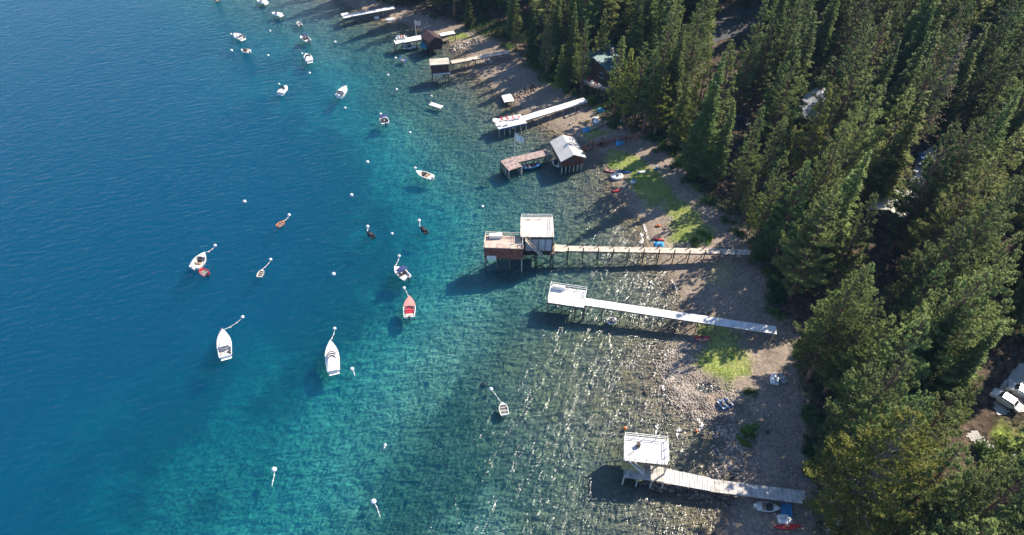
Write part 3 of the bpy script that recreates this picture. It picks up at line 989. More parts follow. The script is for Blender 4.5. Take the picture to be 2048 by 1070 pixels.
# ------------------------------------------------------------------ builders for piers and buildings
def W(u, v, h=0.0):
    return Vector(at(u, v, h))
class Rect:
    def __init__(s, FL, FR, BR, BL, h):
        a, b, c, d = [Vector(at(*p, h)[:2]) for p in (FL, FR, BR, BL)]
        s.c = (a + b + c + d) / 4
        s.ux = ((b - a) + (c - d)).normalized()
        s.uy = Vector((-s.ux.y, s.ux.x))
        s.w = (((b - a) + (c - d)) / 2).dot(s.ux)
        s.d = (((d - a) + (c - b)) / 2).dot(s.uy)
        s.h = h
        s.rz = math.atan2(s.ux.y, s.ux.x)
    def p(s, x, y, z=None):
        """x, y in -1..1 across the rectangle"""
        q = s.c + s.ux * (x * s.w / 2) + s.uy * (y * s.d / 2)
        return (q.x, q.y) if z is None else (q.x, q.y, z)
    def m(s, x, y, z=None):
        """x, y in metres from the front left corner"""
        return s.p(2 * x / s.w - 1, 2 * y / s.d - 1, z)
    def quad(s, mx=0.0, my=None):
        my = mx if my is None else my
        ax, ay = 1 + 2 * mx / s.w, 1 + 2 * my / s.d
        return [s.p(-ax, -ay), s.p(ax, -ay), s.p(ax, ay), s.p(-ax, ay)]
def deck_boards(root, a, b, w, h, mat, board=0.3, thick=0.09, single=False, gap=0.03):
    """boards laid across the run a-b"""
    a, b = Vector(a[:2]), Vector(b[:2])
    L = (b - a).length
    d = (b - a) / L
    rz = math.atan2(d.y, d.x)
    n = max(1, int(L / board))
    step = L / n
    mb = MB()
    for i in range(n):
        c = a + d * (i + 0.5) * step
        ww = w + random.uniform(-0.03, 0.03)
        zz = h - thick / 2 + random.uniform(-0.012, 0.012)
        if single:
            MB().box((c.x, c.y, zz), (step - gap * 1.6, ww, thick), rz).build('deck_board', mat, root)
        else:
            mb.box((c.x, c.y, zz), (step - gap, ww, thick), rz)
    if not single:
        tag(mb.build('deck_boards', mat, root), kind='stuff')
def post(root, x, y, z1, r, mat, name='post', over=0.0):
    g = ground(x, y)
    MB().bar((x, y, g - 0.5), (x, y, z1 + over), r, n=6).build(name, mat, root)
def railing(root, pts, h, mat, every=1.8, name='railing', rails=(1.0, 0.55)):
    mb = MB()
    for p, q in zip(pts[:-1], pts[1:]):
        p, q = Vector((p[0], p[1])), Vector((q[0], q[1]))
        L = (q - p).length
        n = max(1, int(L / every))
        for k in range(n + 1):
            c = p + (q - p) * k / n
            mb.bar((c.x, c.y, h), (c.x, c.y, h + 1.02), 0.09)
        for z in rails:
            mb.bar((p.x, p.y, h + z), (q.x, q.y, h + z), 0.07)
    mb.build(name, mat, root)
def walkway(root, a, b, w, h, mat, pmat, bay=3.0, board=0.3, post_r=0.24, rail=None, single=False, cross=True, over=0.0, hb=None):
    deck_boards(root, a, b, w, h, mat, board, single=single)
    a2, b2 = Vector(a[:2]), Vector(b[:2])
    L = (b2 - a2).length
    d = (b2 - a2) / L
    nrm = Vector((-d.y, d.x))
    for sgn in (-1, 1):
        p, q = a2 + nrm * sgn * (w / 2 - 0.12), b2 + nrm * sgn * (w / 2 - 0.12)
        MB().bar((p.x, p.y, h - 0.25), (q.x, q.y, h - 0.25), 0.14, 0.28).build('stringer', pmat, root)
    n = max(1, int(round(L / bay)))
    for k in range(n + 1):
        c = a2 + d * min(max(k * L / n, 0.15), L - 0.15)
        if ground(c.x, c.y) > h - 0.4: continue
        for sgn in (-1, 1):
            p = c + nrm * sgn * (w / 2 - 0.05)
            post(root, p.x, p.y, h - 0.12, post_r, pmat, over=over)
        if cross:
            p, q = c + nrm * (w / 2), c - nrm * (w / 2)
            MB().bar((p.x, p.y, h - 0.5), (q.x, q.y, h - 0.5), 0.14, 0.22).build('cross_beam', pmat, root)
    if rail:
        for sgn in rail:
            p, q = a2 + nrm * sgn * (w / 2 - 0.04), b2 + nrm * sgn * (w / 2 - 0.04)
            railing(root, [p, q], h, pmat, bay)
def plank_wall(root, p, q, z0, z1, mat, name='wall', t=0.12):
    """wall of upright boards with alternating relief"""
    p, q = Vector(p[:2]), Vector(q[:2])
    L = (q - p).length
    d = (q - p) / L
    rz = math.atan2(d.y, d.x)
    mb = MB()
    c = (p + q) / 2
    mb.box((c.x, c.y, (z0 + z1) / 2), (L, t, z1 - z0), rz)
    n = max(2, int(L / 0.9))
    for i in range(n + 1):
        c = p + d * L * i / n
        mb.box((c.x, c.y, (z0 + z1) / 2), (0.08, t + 0.05, z1 - z0 - 0.01), rz)
    return mb.build(name, mat, root)
def stair(root, a, b, w, mat, steps=9, name='stair'):
    a, b = Vector(a), Vector(b)
    d = (b - a)
    f = Vector((d.x, d.y, 0)).normalized()
    s_ = Vector((-f.y, f.x, 0)) * w / 2
    mb = MB()
    for sg in (-1, 1):
        mb.bar(a + s_ * sg, b + s_ * sg, 0.07, 0.22)
        mb.bar(a + s_ * sg + Vector((0, 0, 0.95)), b + s_ * sg + Vector((0, 0, 0.95)), 0.06)
        for k in (0, 0.5, 1):
            c = a + d * k + s_ * sg
            mb.bar(c, c + Vector((0, 0, 0.95)), 0.06)
    rz = math.atan2(f.y, f.x)
    for i in range(steps):
        c = a + d * (i + 0.5) / steps
        mb.box((c.x, c.y, c.z), (0.26, w, 0.05), rz)
    mb.build(name, mat, root)
def chair(x, y, z, rz, fabric, frame, label, group=None):
    r = empty('beach_chair', (x, y, z), label, 'chair', rz, group)
    MB().box((0, 0, 0.42), (0.56, 0.55, 0.06)).build('seat', fabric, r, world_coords=False)
    MB().add([(-.28, .26, .42), (.28, .26, .42), (.28, .48, 1.0), (-.28, .48, 1.0), (-.28, .30, .42), (.28, .30, .42), (.28, .53, 1.0), (-.28, .53, 1.0)],
             [(0, 1, 2, 3), (7, 6, 5, 4), (0, 3, 7, 4), (1, 5, 6, 2), (3, 2, 6, 7), (0, 4, 5, 1)]).build('backrest', fabric, r, world_coords=False)
    for sx in (-1, 1):
        for sy in (-1, 1):
            MB().bar((sx * .27, sy * .25, 0), (sx * .27, sy * .25, 0.45), 0.05).build('leg', frame, r, world_coords=False)
        MB().box((sx * .31, 0, .64), (.07, .6, .04)).build('armrest', frame, r, world_coords=False)
    return r

# ------------------------------------------------------------------ the white pier with its wide outer deck
H7 = 3.2
r7 = Rect((1094, 607), (1169, 613), (1173, 584), (1103, 569), H7)
p7 = empty('white_pier', (r7.c.x, r7.c.y, 0), 'long white pier with a railed square deck at its outer end', 'pier')
deck_boards(p7, r7.p(-1, 0), r7.p(1, 0), r7.d, H7, white_deck, 0.32)
for sy in (-1, 0, 1):
    MB().bar(r7.p(-1, sy * .96, H7 - .27), r7.p(1, sy * .96, H7 - .27), 0.16, 0.3).build('stringer', dark_wood, p7)
for sx in (-.97, -.2, .55, .97):
    for sy in (-.95, .95):
        x, y = r7.p(sx, sy)
        post(p7, x, y, H7 - .12, 0.26, pile_wood)
    MB().bar(r7.p(sx, -.98, H7 - .55), r7.p(sx, .98, H7 - .55), 0.16, 0.24).build('cross_beam', dark_wood, p7)
railing(p7, [r7.p(-.99, -.98), r7.p(-.99, .98), r7.p(.99, .98)], H7, white_paint, 1.6)
railing(p7, [r7.p(-.99, -.98), r7.p(.4, -.98)], H7, white_paint, 1.6, rails=(1.0,))
railing(p7, [r7.p(.99, .98), r7.p(.99, .3)], H7, white_paint, 1.6)
MB().box((*r7.p(-.55, .72), H7 + 0.45), (2.3, 0.5, 0.9), r7.rz).build('bench', white_paint, p7)
a7, b7 = W(1170, 603, H7), W(1553, 660.5, H7)
walkway(p7, a7, b7, 1.75, H7, white_deck, pile_wood, 3.3, 0.32, 0.2)
# ------------------------------------------------------------------ the double boathouse pier
HW = 3.0
rA = Rect((966, 493), (1045, 497), (1046.5, 473), (974, 471.5), 6.2)     # outer low building with roof deck
rB = Rect((1043, 472), (1105, 472), (1104.5, 436.5), (1043, 436), 7.4)    # inner taller building
p6 = empty('boathouse_pier', (rB.c.x, rB.c.y, 0), 'double boathouse with two railed roof decks at the end of the longest walkway', 'boathouse')
MB().prism(rA.quad(0.15), 6.02, 6.2).build('roof_deck', paint('faded_brown_deck', (0.52, 0.39, 0.32), 0.75, 0.22, 0.9, 0.3), p6)
plank_wall(p6, rA.p(-1, -1), rA.p(1, -1), 3.3, 6.0, rust_wall)
plank_wall(p6, rA.p(-1, 1), rA.p(1, 1), 3.3, 6.0, rust_wall)
plank_wall(p6, rA.p(-1, -.97), rA.p(-1, .97), 3.3, 5.98, rust_wall)
plank_wall(p6, rA.p(1, -.97), rA.p(1, .97), 3.3, 5.98, rust_wall)
MB().prism(rA.quad(-0.1), 3.0, 3.15).build('floor', dark_wood, p6)
for sx in (-.97, -.35, .35, .97):
    for sy in (-.97, .97):
        post(p6, *rA.p(sx, sy), 3.3, 0.26, pale_pile if sx == .97 and sy < 0 else pile_wood)
MB().prism([rA.m(0.4, -0.12), rA.m(2.2, -0.12), rA.m(2.2, -0.05), rA.m(0.4, -0.05)], 2.9, 4.0).build('door_panel', white_paint, p6)
railing(p6, [rA.p(-.99, -.99), rA.p(-.99, .99), rA.p(.99, .99)], 6.2, tan_deck, 1.7)
railing(p6, [rA.p(-.99, -.99), rA.p(.99, -.99), rA.p(.99, .9)], 6.2, white_paint, 2.2, rails=(1.0,))
MB().box((*rA.p(-.45, .75), 6.6), (2.4, 0.9, 0.7), rA.rz + .1).build('bench', white_paint, p6)
MB().prism(rB.quad(0.2), 7.22, 7.4).build('roof_deck', pink_roof, p6)
for e, (p, q) in enumerate([((-1, 1), (1, 1)), ((-1, -.97), (-1, .97)), ((1, -.97), (1, .97))]):
    plank_wall(p6, rB.p(*p), rB.p(*q), 3.2, 7.2, dark_wood)
plank_wall(p6, rB.p(-1, -1), rB.p(1, -1), 3.2, 7.2, dark_wood)
for k in range(4):
    x0 = 0.16 + k * 0.215
    q = [rB.p(-1 + 2 * x0 - .05, -1), rB.p(-1 + 2 * (x0 + .19) - .05, -1)]
    q = [Vector(c) for c in q]
    nn = -rB.uy * 0.14
    MB().prism([tuple(q[0] + nn), tuple(q[1] + nn), tuple(q[1] + nn * .4), tuple(q[0] + nn * .4)], 3.7, 6.6).build('pale_panel', paint('lilac_panel', (0.50, 0.50, 0.56), 0.5, 0.1), p6)
railing(p6, [rB.p(-.99, -.99), rB.p(-.99, .99), rB.p(.99, .99), rB.p(.99, -.99)], 7.4, white_paint, 1.8)
railing(p6, [rB.p(-.5, -.99), rB.p(.99, -.99)], 7.4, white_paint, 1.8)
for sx in (-.95, 0, .95):
    for sy in (-.95, .95):
        post(p6, *rB.p(sx, sy), 3.2, 0.26, pile_wood)
stair(p6, (*rB.m(0.7, -0.9), 7.3), (*rB.m(4.0, -0.9), HW + .1), 0.9, tan_deck, 12)
lo = Rect((1046, 511), (1112, 507), (1106, 490), (1044, 490), HW)
MB().prism(lo.quad(0), HW - .16, HW).build('lower_deck', dark_wood, p6)
for sx in (-.2, .9):
    for sy in (-.9, .9):
        post(p6, *lo.p(sx, sy), HW - .1, 0.24, pile_wood)
a6, b6 = W(1106, 496, HW), W(1500, 504, HW)
walkway(p6, a6, b6, 1.45, HW, tan_deck, pile_wood, 3.0, 0.34, 0.22, over=1.0)
deck_boards(p6, W(1108, 495.5, HW + .06), W(1132, 497, HW + .06), 1.9, HW + .09, tan_deck, 0.3, 0.06)
gang = [W(1097, 508, 1.6), W(1134, 500, HW - .1)]
MB().bar(gang[0], gang[1], 0.9, 0.08).build('gangway', tan_deck, p6)
# ------------------------------------------------------------------ nearest pier: two storey hut and long boarded walk
H8 = 2.2
HR = 5.0
r8 = Rect((1247.5, 922), (1336, 928.5), (1336, 881), (1248, 869.5), HR)
d8 = Rect((1246.5, 955), (1420, 977), (1424, 958.5), (1249, 938), H8)
p8 = empty('hut_pier', (r8.c.x, r8.c.y, 0), 'pier in the foreground carrying a mustard hut under a white roof deck', 'pier')
deck_boards(p8, r8.p(-1, 0), r8.p(1, 0), r8.d, HR, white_deck, 0.34)
MB().prism(r8.quad(-0.05), HR - .32, HR - .1).build('roof_frame', tan_deck, p8)
hw = 0.36
MBh = lambda x0, x1, y0, y1: [r8.p(x0, y0), r8.p(x1, y0), r8.p(x1, y1), r8.p(x0, y1)]
plank_wall(p8, r8.p(-.99, -.93), r8.p(-.1, -.93), H8, HR - .33, mustard_wall)
plank_wall(p8, r8.p(-.99, -.9), r8.p(-.99, .93), H8, HR - .33, mustard_wall)
plank_wall(p8, r8.p(-.1, -.9), r8.p(-.1, .93), H8, HR - .33, mustard_wall)
plank_wall(p8, r8.p(-.99, .95), r8.p(.98, .95), H8, HR - .33, mustard_wall)
MB().bar(r8.p(-1, -.97, HR - .45), r8.p(1, -.97, HR - .45), 0.18, 0.5).build('fascia_beam', paint('brown_beam', (0.33, 0.22, 0.13), 0.7), p8)
for sx, sy in ((.95, -.95), (.95, 0), (.95, .95), (.4, -.95)):
    x, y = r8.p(sx, sy)
    MB().bar((x, y, H8), (x, y, HR - .33), 0.18).build('roof_post', tan_deck, p8)
for pts in ([r8.p(-.97, .96), r8.p(.97, .96)], [r8.p(.97, .96), r8.p(.97, -.97)], [r8.p(-.5, -.97), r8.p(.97, -.97)], [r8.p(-.97, .96), r8.p(-.97, -.97)]):
    railing(p8, pts, HR, white_paint, 1.25)
stair(p8, W(1259, 919, HR), W(1287, 945, H8 + .1), 0.55, white_paint, 11)
dd8 = Rect((1246.5, 955), (1325, 963), (1331, 930), (1248, 921), H8)
MB().prism(dd8.quad(0.0), H8 - .17, H8 - .095).build('deck_underlay', dark_wood, p8)
deck_boards(p8, dd8.p(-1, 0), dd8.p(1, 0), dd8.d, H8, grey_deck, 0.34)
wA = dd8.p(1, -.52)
a_, b_ = Vector((*wA, H8)), W(1420, 968.5, H8)
walkway(p8, W(1329, 948.5, H8), b_, 2.0, H8, white_deck, dark_wood, 3.0, 0.34, 0.24)
for k_ in range(18):
    c_ = W(1329, 951, H8 + .01) + (W(1420, 968.5, H8 + .01) - W(1329, 951, H8 + .01)) * ((k_ + .5) / 18)
    dirv = (W(1420, 968.5, 0) - W(1329, 951, 0)).normalized()
    MB().box((c_.x, c_.y, H8 - .03), (.44, 2.05 + .25 * (1 - k_ / 18), .08), math.atan2(dirv.y, dirv.x)).build('deck_board', white_deck, p8)
walkway(p8, W(1420.5, 970, H8 - .03), W(1612, 994.5, H8 - .03), 2.0, H8 - .05, grey_deck, dark_wood, 3.0, 0.62, 0.24, single=True)
for sx in (-.98, -.3, .4, .98):
    for sy in (-.97, .97):
        post(p8, *dd8.p(sx, sy), H8 - .1, 0.26, pale_pile)
MB().box((*r8.p(-.35, .25), HR + .38), (0.5, 0.5, 0.75)).build('deck_stool', dark_wood, p8)
MB().bar(r8.p(-.8, -.6, HR + .06), r8.p(-.55, -.2, HR + .06), 0.1).build('oar', dark_wood, p8)
# ------------------------------------------------------------------ red boathouse with flagpole pier
HF = 2.0
fl, fr = W(1123.7, 333, HF), W(1164.5, 326, HF)
bl = W(1098, 300, HF)
ux = (fr - fl).normalized()
uyv = Vector((-ux.y, ux.x, 0))
wd, dp = (fr - fl).length, abs((bl - fl).dot(uyv))
p5 = empty('red_boathouse', (fl.x, fl.y, 0), 'dark red gabled boathouse on white piles with a bright white roof', 'boathouse')
def q5(x, y, z): 
    v = fl + ux * x + uyv * y
    return (v.x, v.y, z)
HE, HRd = HF + 2.0, HF + 3.1
plank_wall(p5, q5(0, 0, 0), q5(wd, 0, 0), HF - .1, HE, red_wall)
plank_wall(p5, q5(0, dp, 0), q5(wd, dp, 0), HF - .1, HE, red_wall)
plank_wall(p5, q5(0, .1, 0), q5(0, dp - .1, 0), HF - .1, HE - .02, dark_red_wall)
plank_wall(p5, q5(wd, .1, 0), q5(wd, dp - .1, 0), HF - .1, HE - .02, red_wall)
for yy in (0.0, dp):
    MB().add([q5(0, yy - .05, HE), q5(wd, yy - .05, HE), q5(wd / 2, yy - .05, HRd - .08), q5(0, yy + .05, HE), q5(wd, yy + .05, HE), q5(wd / 2, yy + .05, HRd - .08)],
             [(0, 1, 2), (5, 4, 3), (0, 3, 4, 1), (1, 4, 5, 2), (2, 5, 3, 0)]).build('gable', red_wall, p5)
ov = .55
for sg in (0, 1):
    e = -ov if sg == 0 else wd + ov
    ze = HE - ov * (HRd - HE) / (wd / 2)
    c = [q5(e, -ov, ze), q5(wd / 2, -ov, HRd), q5(wd / 2, dp + ov, HRd), q5(e, dp + ov, ze)]
    MB().add(c + [(a, b, z + .14) for a, b, z in c], [(3, 2, 1, 0), (4, 5, 6, 7), (0, 1, 5, 4), (1, 2, 6, 5), (2, 3, 7, 6), (3, 0, 4, 7)]).build('roof_slope', roof_white, p5)
for sg in (0, 1):
    e = -ov if sg == 0 else wd + ov
    ze = HE - ov * (HRd - HE) / (wd / 2)
    MB().bar(q5(e, -ov - .06, ze + .04), q5(wd / 2, -ov - .06, HRd + .04), .08, .22).build('barge_board', white_paint, p5)
MB().box(q5(wd * .5, -.08, HF + 1.1), (1.1, .06, .8), math.atan2(ux.y, ux.x)).build('window', window_glass, p5)
for yy in (dp * .3, dp * .62):
    MB().box(q5(-.08, yy, HF + 1.1), (.06, .9, .8), math.atan2(ux.y, ux.x)).build('window', window_glass, p5)
MB().prism([q5(0, 0, 0)[:2], q5(wd, 0, 0)[:2], q5(wd, dp, 0)[:2], q5(0, dp, 0)[:2]], HF - .3, HF - .12).build('floor', dark_wood, p5)
for i in range(6):
    for yy in (0.1, dp * .35, dp * .68, dp - .1):
        x, y, _ = q5(.1 + (wd - .2) * i / 5, yy, 0)
        if yy > 1 and 0 < i < 5: continue
        post(p5, x, y, HF - .3, 0.3, pale_pile)
# flag pier
HP = 2.2
rosy_deck = paint('old_red_deck', (0.36, 0.27, 0.25), 0.8, 0.3, 1.4, 0.3)
fp = empty('flag_pier', tuple(W(1024, 322, 0)), 'L shaped wooden pier with a white flag on its outer platform', 'pier')
c1, c2 = W(1013, 317.5, HP), W(1031, 337, HP)
deck_boards(fp, c1, c2, 3.3, HP, rosy_deck, 0.35)
dd = (c2 - c1).normalized(); nn = Vector((-dd.y, dd.x, 0))
for k in range(6):
    c = c1 + (c2 - c1) * (0.03 + k * 0.188)
    for sg in (-1, 1):
        post(fp, c.x + nn.x * sg * 1.6, c.y + nn.y * sg * 1.6, HP - .1, 0.3, pale_pile if k in (3, 5) else pile_wood)
MB().bar(c1 + nn * 1.55 - Vector((0, 0, .4)), c2 + nn * 1.55 - Vector((0, 0, .4)), .15, .5).build('side_beam', pile_wood, fp)
MB().bar(c1 - nn * 1.55 - Vector((0, 0, .4)), c2 - nn * 1.55 - Vector((0, 0, .4)), .15, .5).build('side_beam', pile_wood, fp)
walkway(fp, W(1024, 321, HP), W(1096, 304, HP), 2.3, HP, rosy_deck, pile_wood, 2.6, 0.35, 0.28)
fb = W(1029.5, 318.5, HP)
flg = empty('flagpole', tuple(fb), 'tall white flagpole flying a white flag on the pier platform', 'flagpole')
MB().bar(fb, fb + Vector((0, 0, 7.2)), .16, n=8, taper=.5).build('pole', white_paint, flg)
fv, ff_ = [], []
for i in range(7):
    for j in range(2):
        fv.append((fb.x + .08 + i * .32, fb.y + .18 * math.sin(i * 1.4) - .1 * i, fb.z + 6.9 - j * 1.7 - i * .1))
for i in range(6):
    ff_.append((2 * i, 2 * i + 1, 2 * i + 3, 2 * i + 2))
MB().add(fv, ff_).build('flag', canvas_white, flg)
# ------------------------------------------------------------------ long pale pier with red chairs
H4 = 2.3
p4 = empty('chair_pier', tuple(W(1020, 242, 0)), 'long pale pier whose wide outer deck holds white and red beach chairs', 'pier')
a4, m4, b4 = W(991, 249, H4), W(1047, 236.5, H4), W(1171, 199, H4)
deck_boards(p4, a4, m4, 4.2, H4, white_deck, 0.36)
walkway(p4, m4, b4, 2.1, H4, white_deck, steel, 3.6, 0.36, 0.22)
d4 = (m4 - a4).normalized(); n4 = Vector((-d4.y, d4.x, 0))
for k in range(6):
    c = a4 + (m4 - a4) * (.02 + k * .192)
    for sg in (-1, 1):
        post(p4, c.x + n4.x * sg * 2, c.y + n4.y * sg * 2, H4 - .1, 0.24, steel)
MB().bar(a4 + n4 * -2.0 - Vector((0, 0, .3)), m4 + n4 * -2.0 - Vector((0, 0, .3)), .14, .4).build('side_beam', gel_blue, p4)
for i, (s, t, f, w_) in enumerate([(2.0, .9, canvas_red, 'red'), (3.4, .6, canvas_red, 'red'), (4.9, .3, canvas_red, 'red'), (6.3, .3, canvas_red, 'red'), (1.2, -.9, canvas_white, 'white'), (2.8, -1.2, canvas_white, 'white')]):
    c = a4 + d4 * s + n4 * t
    chair(c.x, c.y, H4, 0.6 + i * .3, f, white_paint, f'{w_} beach chair, {["first", "second", "third", "fourth", "first", "second"][i]} {w_} one from the lake end of the chair pier', 'beach chairs on the chair pier')
tb = a4 + d4 * .3 + n4 * .8
t_ = empty('picnic_table', (tb.x, tb.y, H4), 'round white picnic table at the lake end of the chair pier', 'table')
MB().bar((0, 0, .7), (0, 0, .76), 1.5, n=12).build('table_top', white_paint, t_, world_coords=False)
MB().bar((0, 0, 0), (0, 0, .72), .14, n=8).build('leg', white_paint, t_, world_coords=False)
# ------------------------------------------------------------------ small square stone based dock
H3 = 1.3
p3 = empty('square_dock', tuple(W(1015, 196, 0)), 'small square dock at the end of a rocky jetty beside the chair pier', 'dock')
r3 = Rect((1013, 204), (1034, 201), (1017, 188), (998, 190.5), H3)
deck_boards(p3, r3.p(-1, 0), r3.p(1, 0), r3.d, H3, white_deck, 0.5)
for sx in (-.95, -.3, .3, .95):
    for sy in (-.95, 0, .95):
        post(p3, *r3.p(sx, sy), H3 - .1, 0.28, pile_wood)
# ------------------------------------------------------------------ tan roofed boathouse farther up the shore
p2 = empty('tan_roofed_boathouse', tuple(W(880, 132, 0)), 'small boathouse with a flat tan roof and dark red walls over the water', 'boathouse')
r2 = Rect((865, 128), (900, 127), (891.5, 116), (857.5, 120), 5.2)
MB().prism(r2.quad(.3), 5.0, 5.2).build('roof', tan_roof, p2)
for (p, q) in (((-1, -1), (1, -1)), ((-1, 1), (1, 1)), ((-1, -.95), (-1, .95)), ((1, -.95), (1, .95))):
    plank_wall(p2, r2.p(*p), r2.p(*q), 2.6, 4.98, dark_red_wall)
MB().bar(r2.p(-.9, -1.12, 2.5), r2.p(1.1, -1.12, 2.5), .9, .12).build('side_walk', white_deck, p2)
for sx in (-.95, -.5, 0, .5, .95):
    for sy in (-.95, .95):
        post(p2, *r2.p(sx, sy), 2.6, 0.3, pale_pile if sx in (-.5, 0) else pile_wood)
walkway(p2, W(902, 124, 2.5), W(1018, 103, 2.5), 1.9, 2.5, tan_deck, pile_wood, 3.4, 0.4, 0.24, rail=(1,))
# ------------------------------------------------------------------ dark boathouse with its white deck
brown_wall = paint('umber_boards', (0.055, 0.03, 0.035), 0.8, 0.3, 1.3, 0.2)
p1 = empty('brown_boathouse', tuple(W(864, 88, 0)), 'dark brown boathouse with a teal covered slip and a white deck full of chairs', 'boathouse')
r1 = Rect((855, 86), (881, 78), (868, 64), (846, 70), 3.9)
for (p, q) in (((-1, -1), (1, -1)), ((-1, 1), (1, 1)), ((-1, -.95), (-1, .95)), ((1, -.95), (1, .95))):
    plank_wall(p1, r1.p(*p), r1.p(*q), 1.2, 3.9, brown_wall)
rc = [r1.p(-1.12, -1.1, 3.9), r1.p(1.12, -1.1, 3.9), r1.p(1.12, 1.1, 3.9), r1.p(-1.12, 1.1, 3.9), r1.p(0, -1.1, 5.0), r1.p(0, 1.1, 5.0)]
MB().add(rc, [(0, 4, 5, 3), (4, 1, 2, 5), (0, 1, 4), (3, 5, 2), (0, 3, 2, 1)]).build('roof', brown_wall, p1)
for sx in (-.95, 0, .95):
    for sy in (-.95, .95):
        post(p1, *r1.p(sx, sy), 1.3, 0.3, pile_wood)
MB().prism([W(840, 93, 2)[:2], W(853, 97, 2)[:2], W(858, 88, 2)[:2], W(844, 84, 2)[:2]], 1.6, 2.4).build('slip_cover', canvas_teal, p1)
walkway(p1, W(789, 84, 2.4), W(850, 73, 2.4), 2.6, 2.4, white_deck, pile_wood, 3.0, 0.4, 0.26)
walkway(p1, W(880, 69.5, 2.4), W(909, 64, 2.4), 1.8, 2.4, white_deck, pile_wood, 3.4, 0.4, 0.24)
for i, (u, v, f, w_) in enumerate([(794, 79.5, canvas_white, 'westernmost white'), (800, 78.5, canvas_white, 'second white'), (806, 77.5, gel_pink, 'faded red'), (812, 77, canvas_white, 'last white')]):
    c = W(u, v, 2.4)
    chair(c.x, c.y, 2.4, i * .5, f, white_paint, f'{w_} chair in the row on the deck of the brown boathouse', 'chairs on the brown boathouse deck')
c = W(833, 76, 2.4)
fl2 = empty('flagpole', tuple(c), 'thin flagpole with a pale pink flag beside the brown boathouse', 'flagpole')
MB().bar(c, c + Vector((0, 0, 5.4)), .14, n=6, taper=.5).build('pole', white_paint, fl2)
MB().add([(c.x + .07, c.y, c.z + 5.3), (c.x + .07, c.y, c.z + 4.0), (c.x + .8, c.y - .2, c.z + 3.8), (c.x + 1.7, c.y, c.z + 3.9), (c.x + 1.7, c.y, c.z + 5.1), (c.x + .8, c.y - .2, c.z + 5.2)], [(0, 1, 2, 5), (5, 2, 3, 4)]).build('flag', paint('pink_flag', (0.75, 0.5, 0.5)), fl2)
# ------------------------------------------------------------------ farthest pier
p0 = empty('far_pier', tuple(W(700, 34, 0)), 'farthest pier, narrow and pale on thin dark posts at the top edge', 'pier')
walkway(p0, W(685, 33, 2.3), W(788, 14.5, 2.3), 1.9, 2.3, white_deck, pile_wood, 3.6, 0.45, 0.24)
deck_boards(p0, W(684, 31.5, 2.45), W(698, 29, 2.45), 3.4, 2.42, white_deck, 0.45)

# ------------------------------------------------------------------ boats
def hull_rings(L, B, fb, bluff=2.2, stern=0.86, n=11):
    out = []
    for i in range(n):
        t = i / (n - 1)
        if t < 0.4:
            w = stern + (1 - stern) * (t / 0.4)
        else:
            w = (1 - ((t - 0.4) / 0.6) ** bluff)
        w = max(w, 0.035) * B / 2
        y = (t - 0.5) * L
        sz = fb * (0.86 + 0.34 * t * t)
        kz = -0.16 + (0.0 if t < 0.75 else (t - 0.75) / 0.25 * (fb * 0.7))
        out.append((y, w, sz, kz))
    return out
def loc(mb, name, mat, root, sm=False):
    return mb.build(name, mat, root, sm, world_coords=False)
def shell(root, L, B, fb, mat, tc=0.6, deck=None, floor=None, bluff=2.2, stern=0.86, gun=0.14):
    rg = hull_rings(L, B, fb, bluff, stern)
    n = len(rg)
    V, F = [], []
    for y, w, sz, kz in rg:
        V += [(-w, y, sz), (-w * .84, y, sz * .3), (0, y, kz), (w * .84, y, sz * .3), (w, y, sz)]
    for i in range(n - 1):
        for j in range(4):
            F.append((i * 5 + j, i * 5 + j + 1, i * 5 + 5 + j + 1, i * 5 + 5 + j))
    F.append((4, 3, 2, 1, 0))
    # gunwale and inner walls
    kc = max(2, int(tc * (n - 1)))
    b = len(V)
    for i in range(kc + 1):
        y, w, sz, kz = rg[i]
        yi = y + (gun if i == 0 else 0) - (0.02 if i == kc else 0)
        wi = max(w - gun, 0.02)
        V += [(-w, y, sz + .004), (-wi, yi, sz + .004), (-wi * .95, yi, .14), (wi * .95, yi, .14), (wi, yi, sz + .004), (w, y, sz + .004)]
    for i in range(kc):
        for j in (0, 1, 3, 4):
            F.append((b + i * 6 + j, b + i * 6 + 6 + j, b + i * 6 + 7 + j, b + i * 6 + j + 1))
    F.append((b, b + 1, b + 4, b + 5))
    F.append((b + 1, b + 2, b + 3, b + 4))
    e = b + kc * 6
    F.append((e + 1, e + 2, e + 3, e + 4))
    loc(MB().add(V, F), 'hull', mat, root)
    fl_ = [(rg[i][0], max(rg[i][1] - gun, .02) * .95) for i in range(kc + 1)]
    q = [(-w, y) for y, w in fl_] + [(w, y) for y, w in fl_[::-1]]
    loc(MB().prism(q[::-1], .10, .15), 'cockpit_floor', floor or mat, root)
    # foredeck
    D, G = [], []
    for i in range(kc, n):
        y, w, sz, kz = rg[i]
        D += [(-w, y, sz + .006), (0, y, sz + .006 + .10 * w), (w, y, sz + .006)]
    m = n - kc
    for i in range(m - 1):
        G += [(i * 3, i * 3 + 1, i * 3 + 4, i * 3 + 3), (i * 3 + 1, i * 3 + 2, i * 3 + 5, i * 3 + 4)]
    G.append((2, 1, 0))
    loc(MB().add(D, G), 'foredeck', deck or mat, root)
    return rg, kc
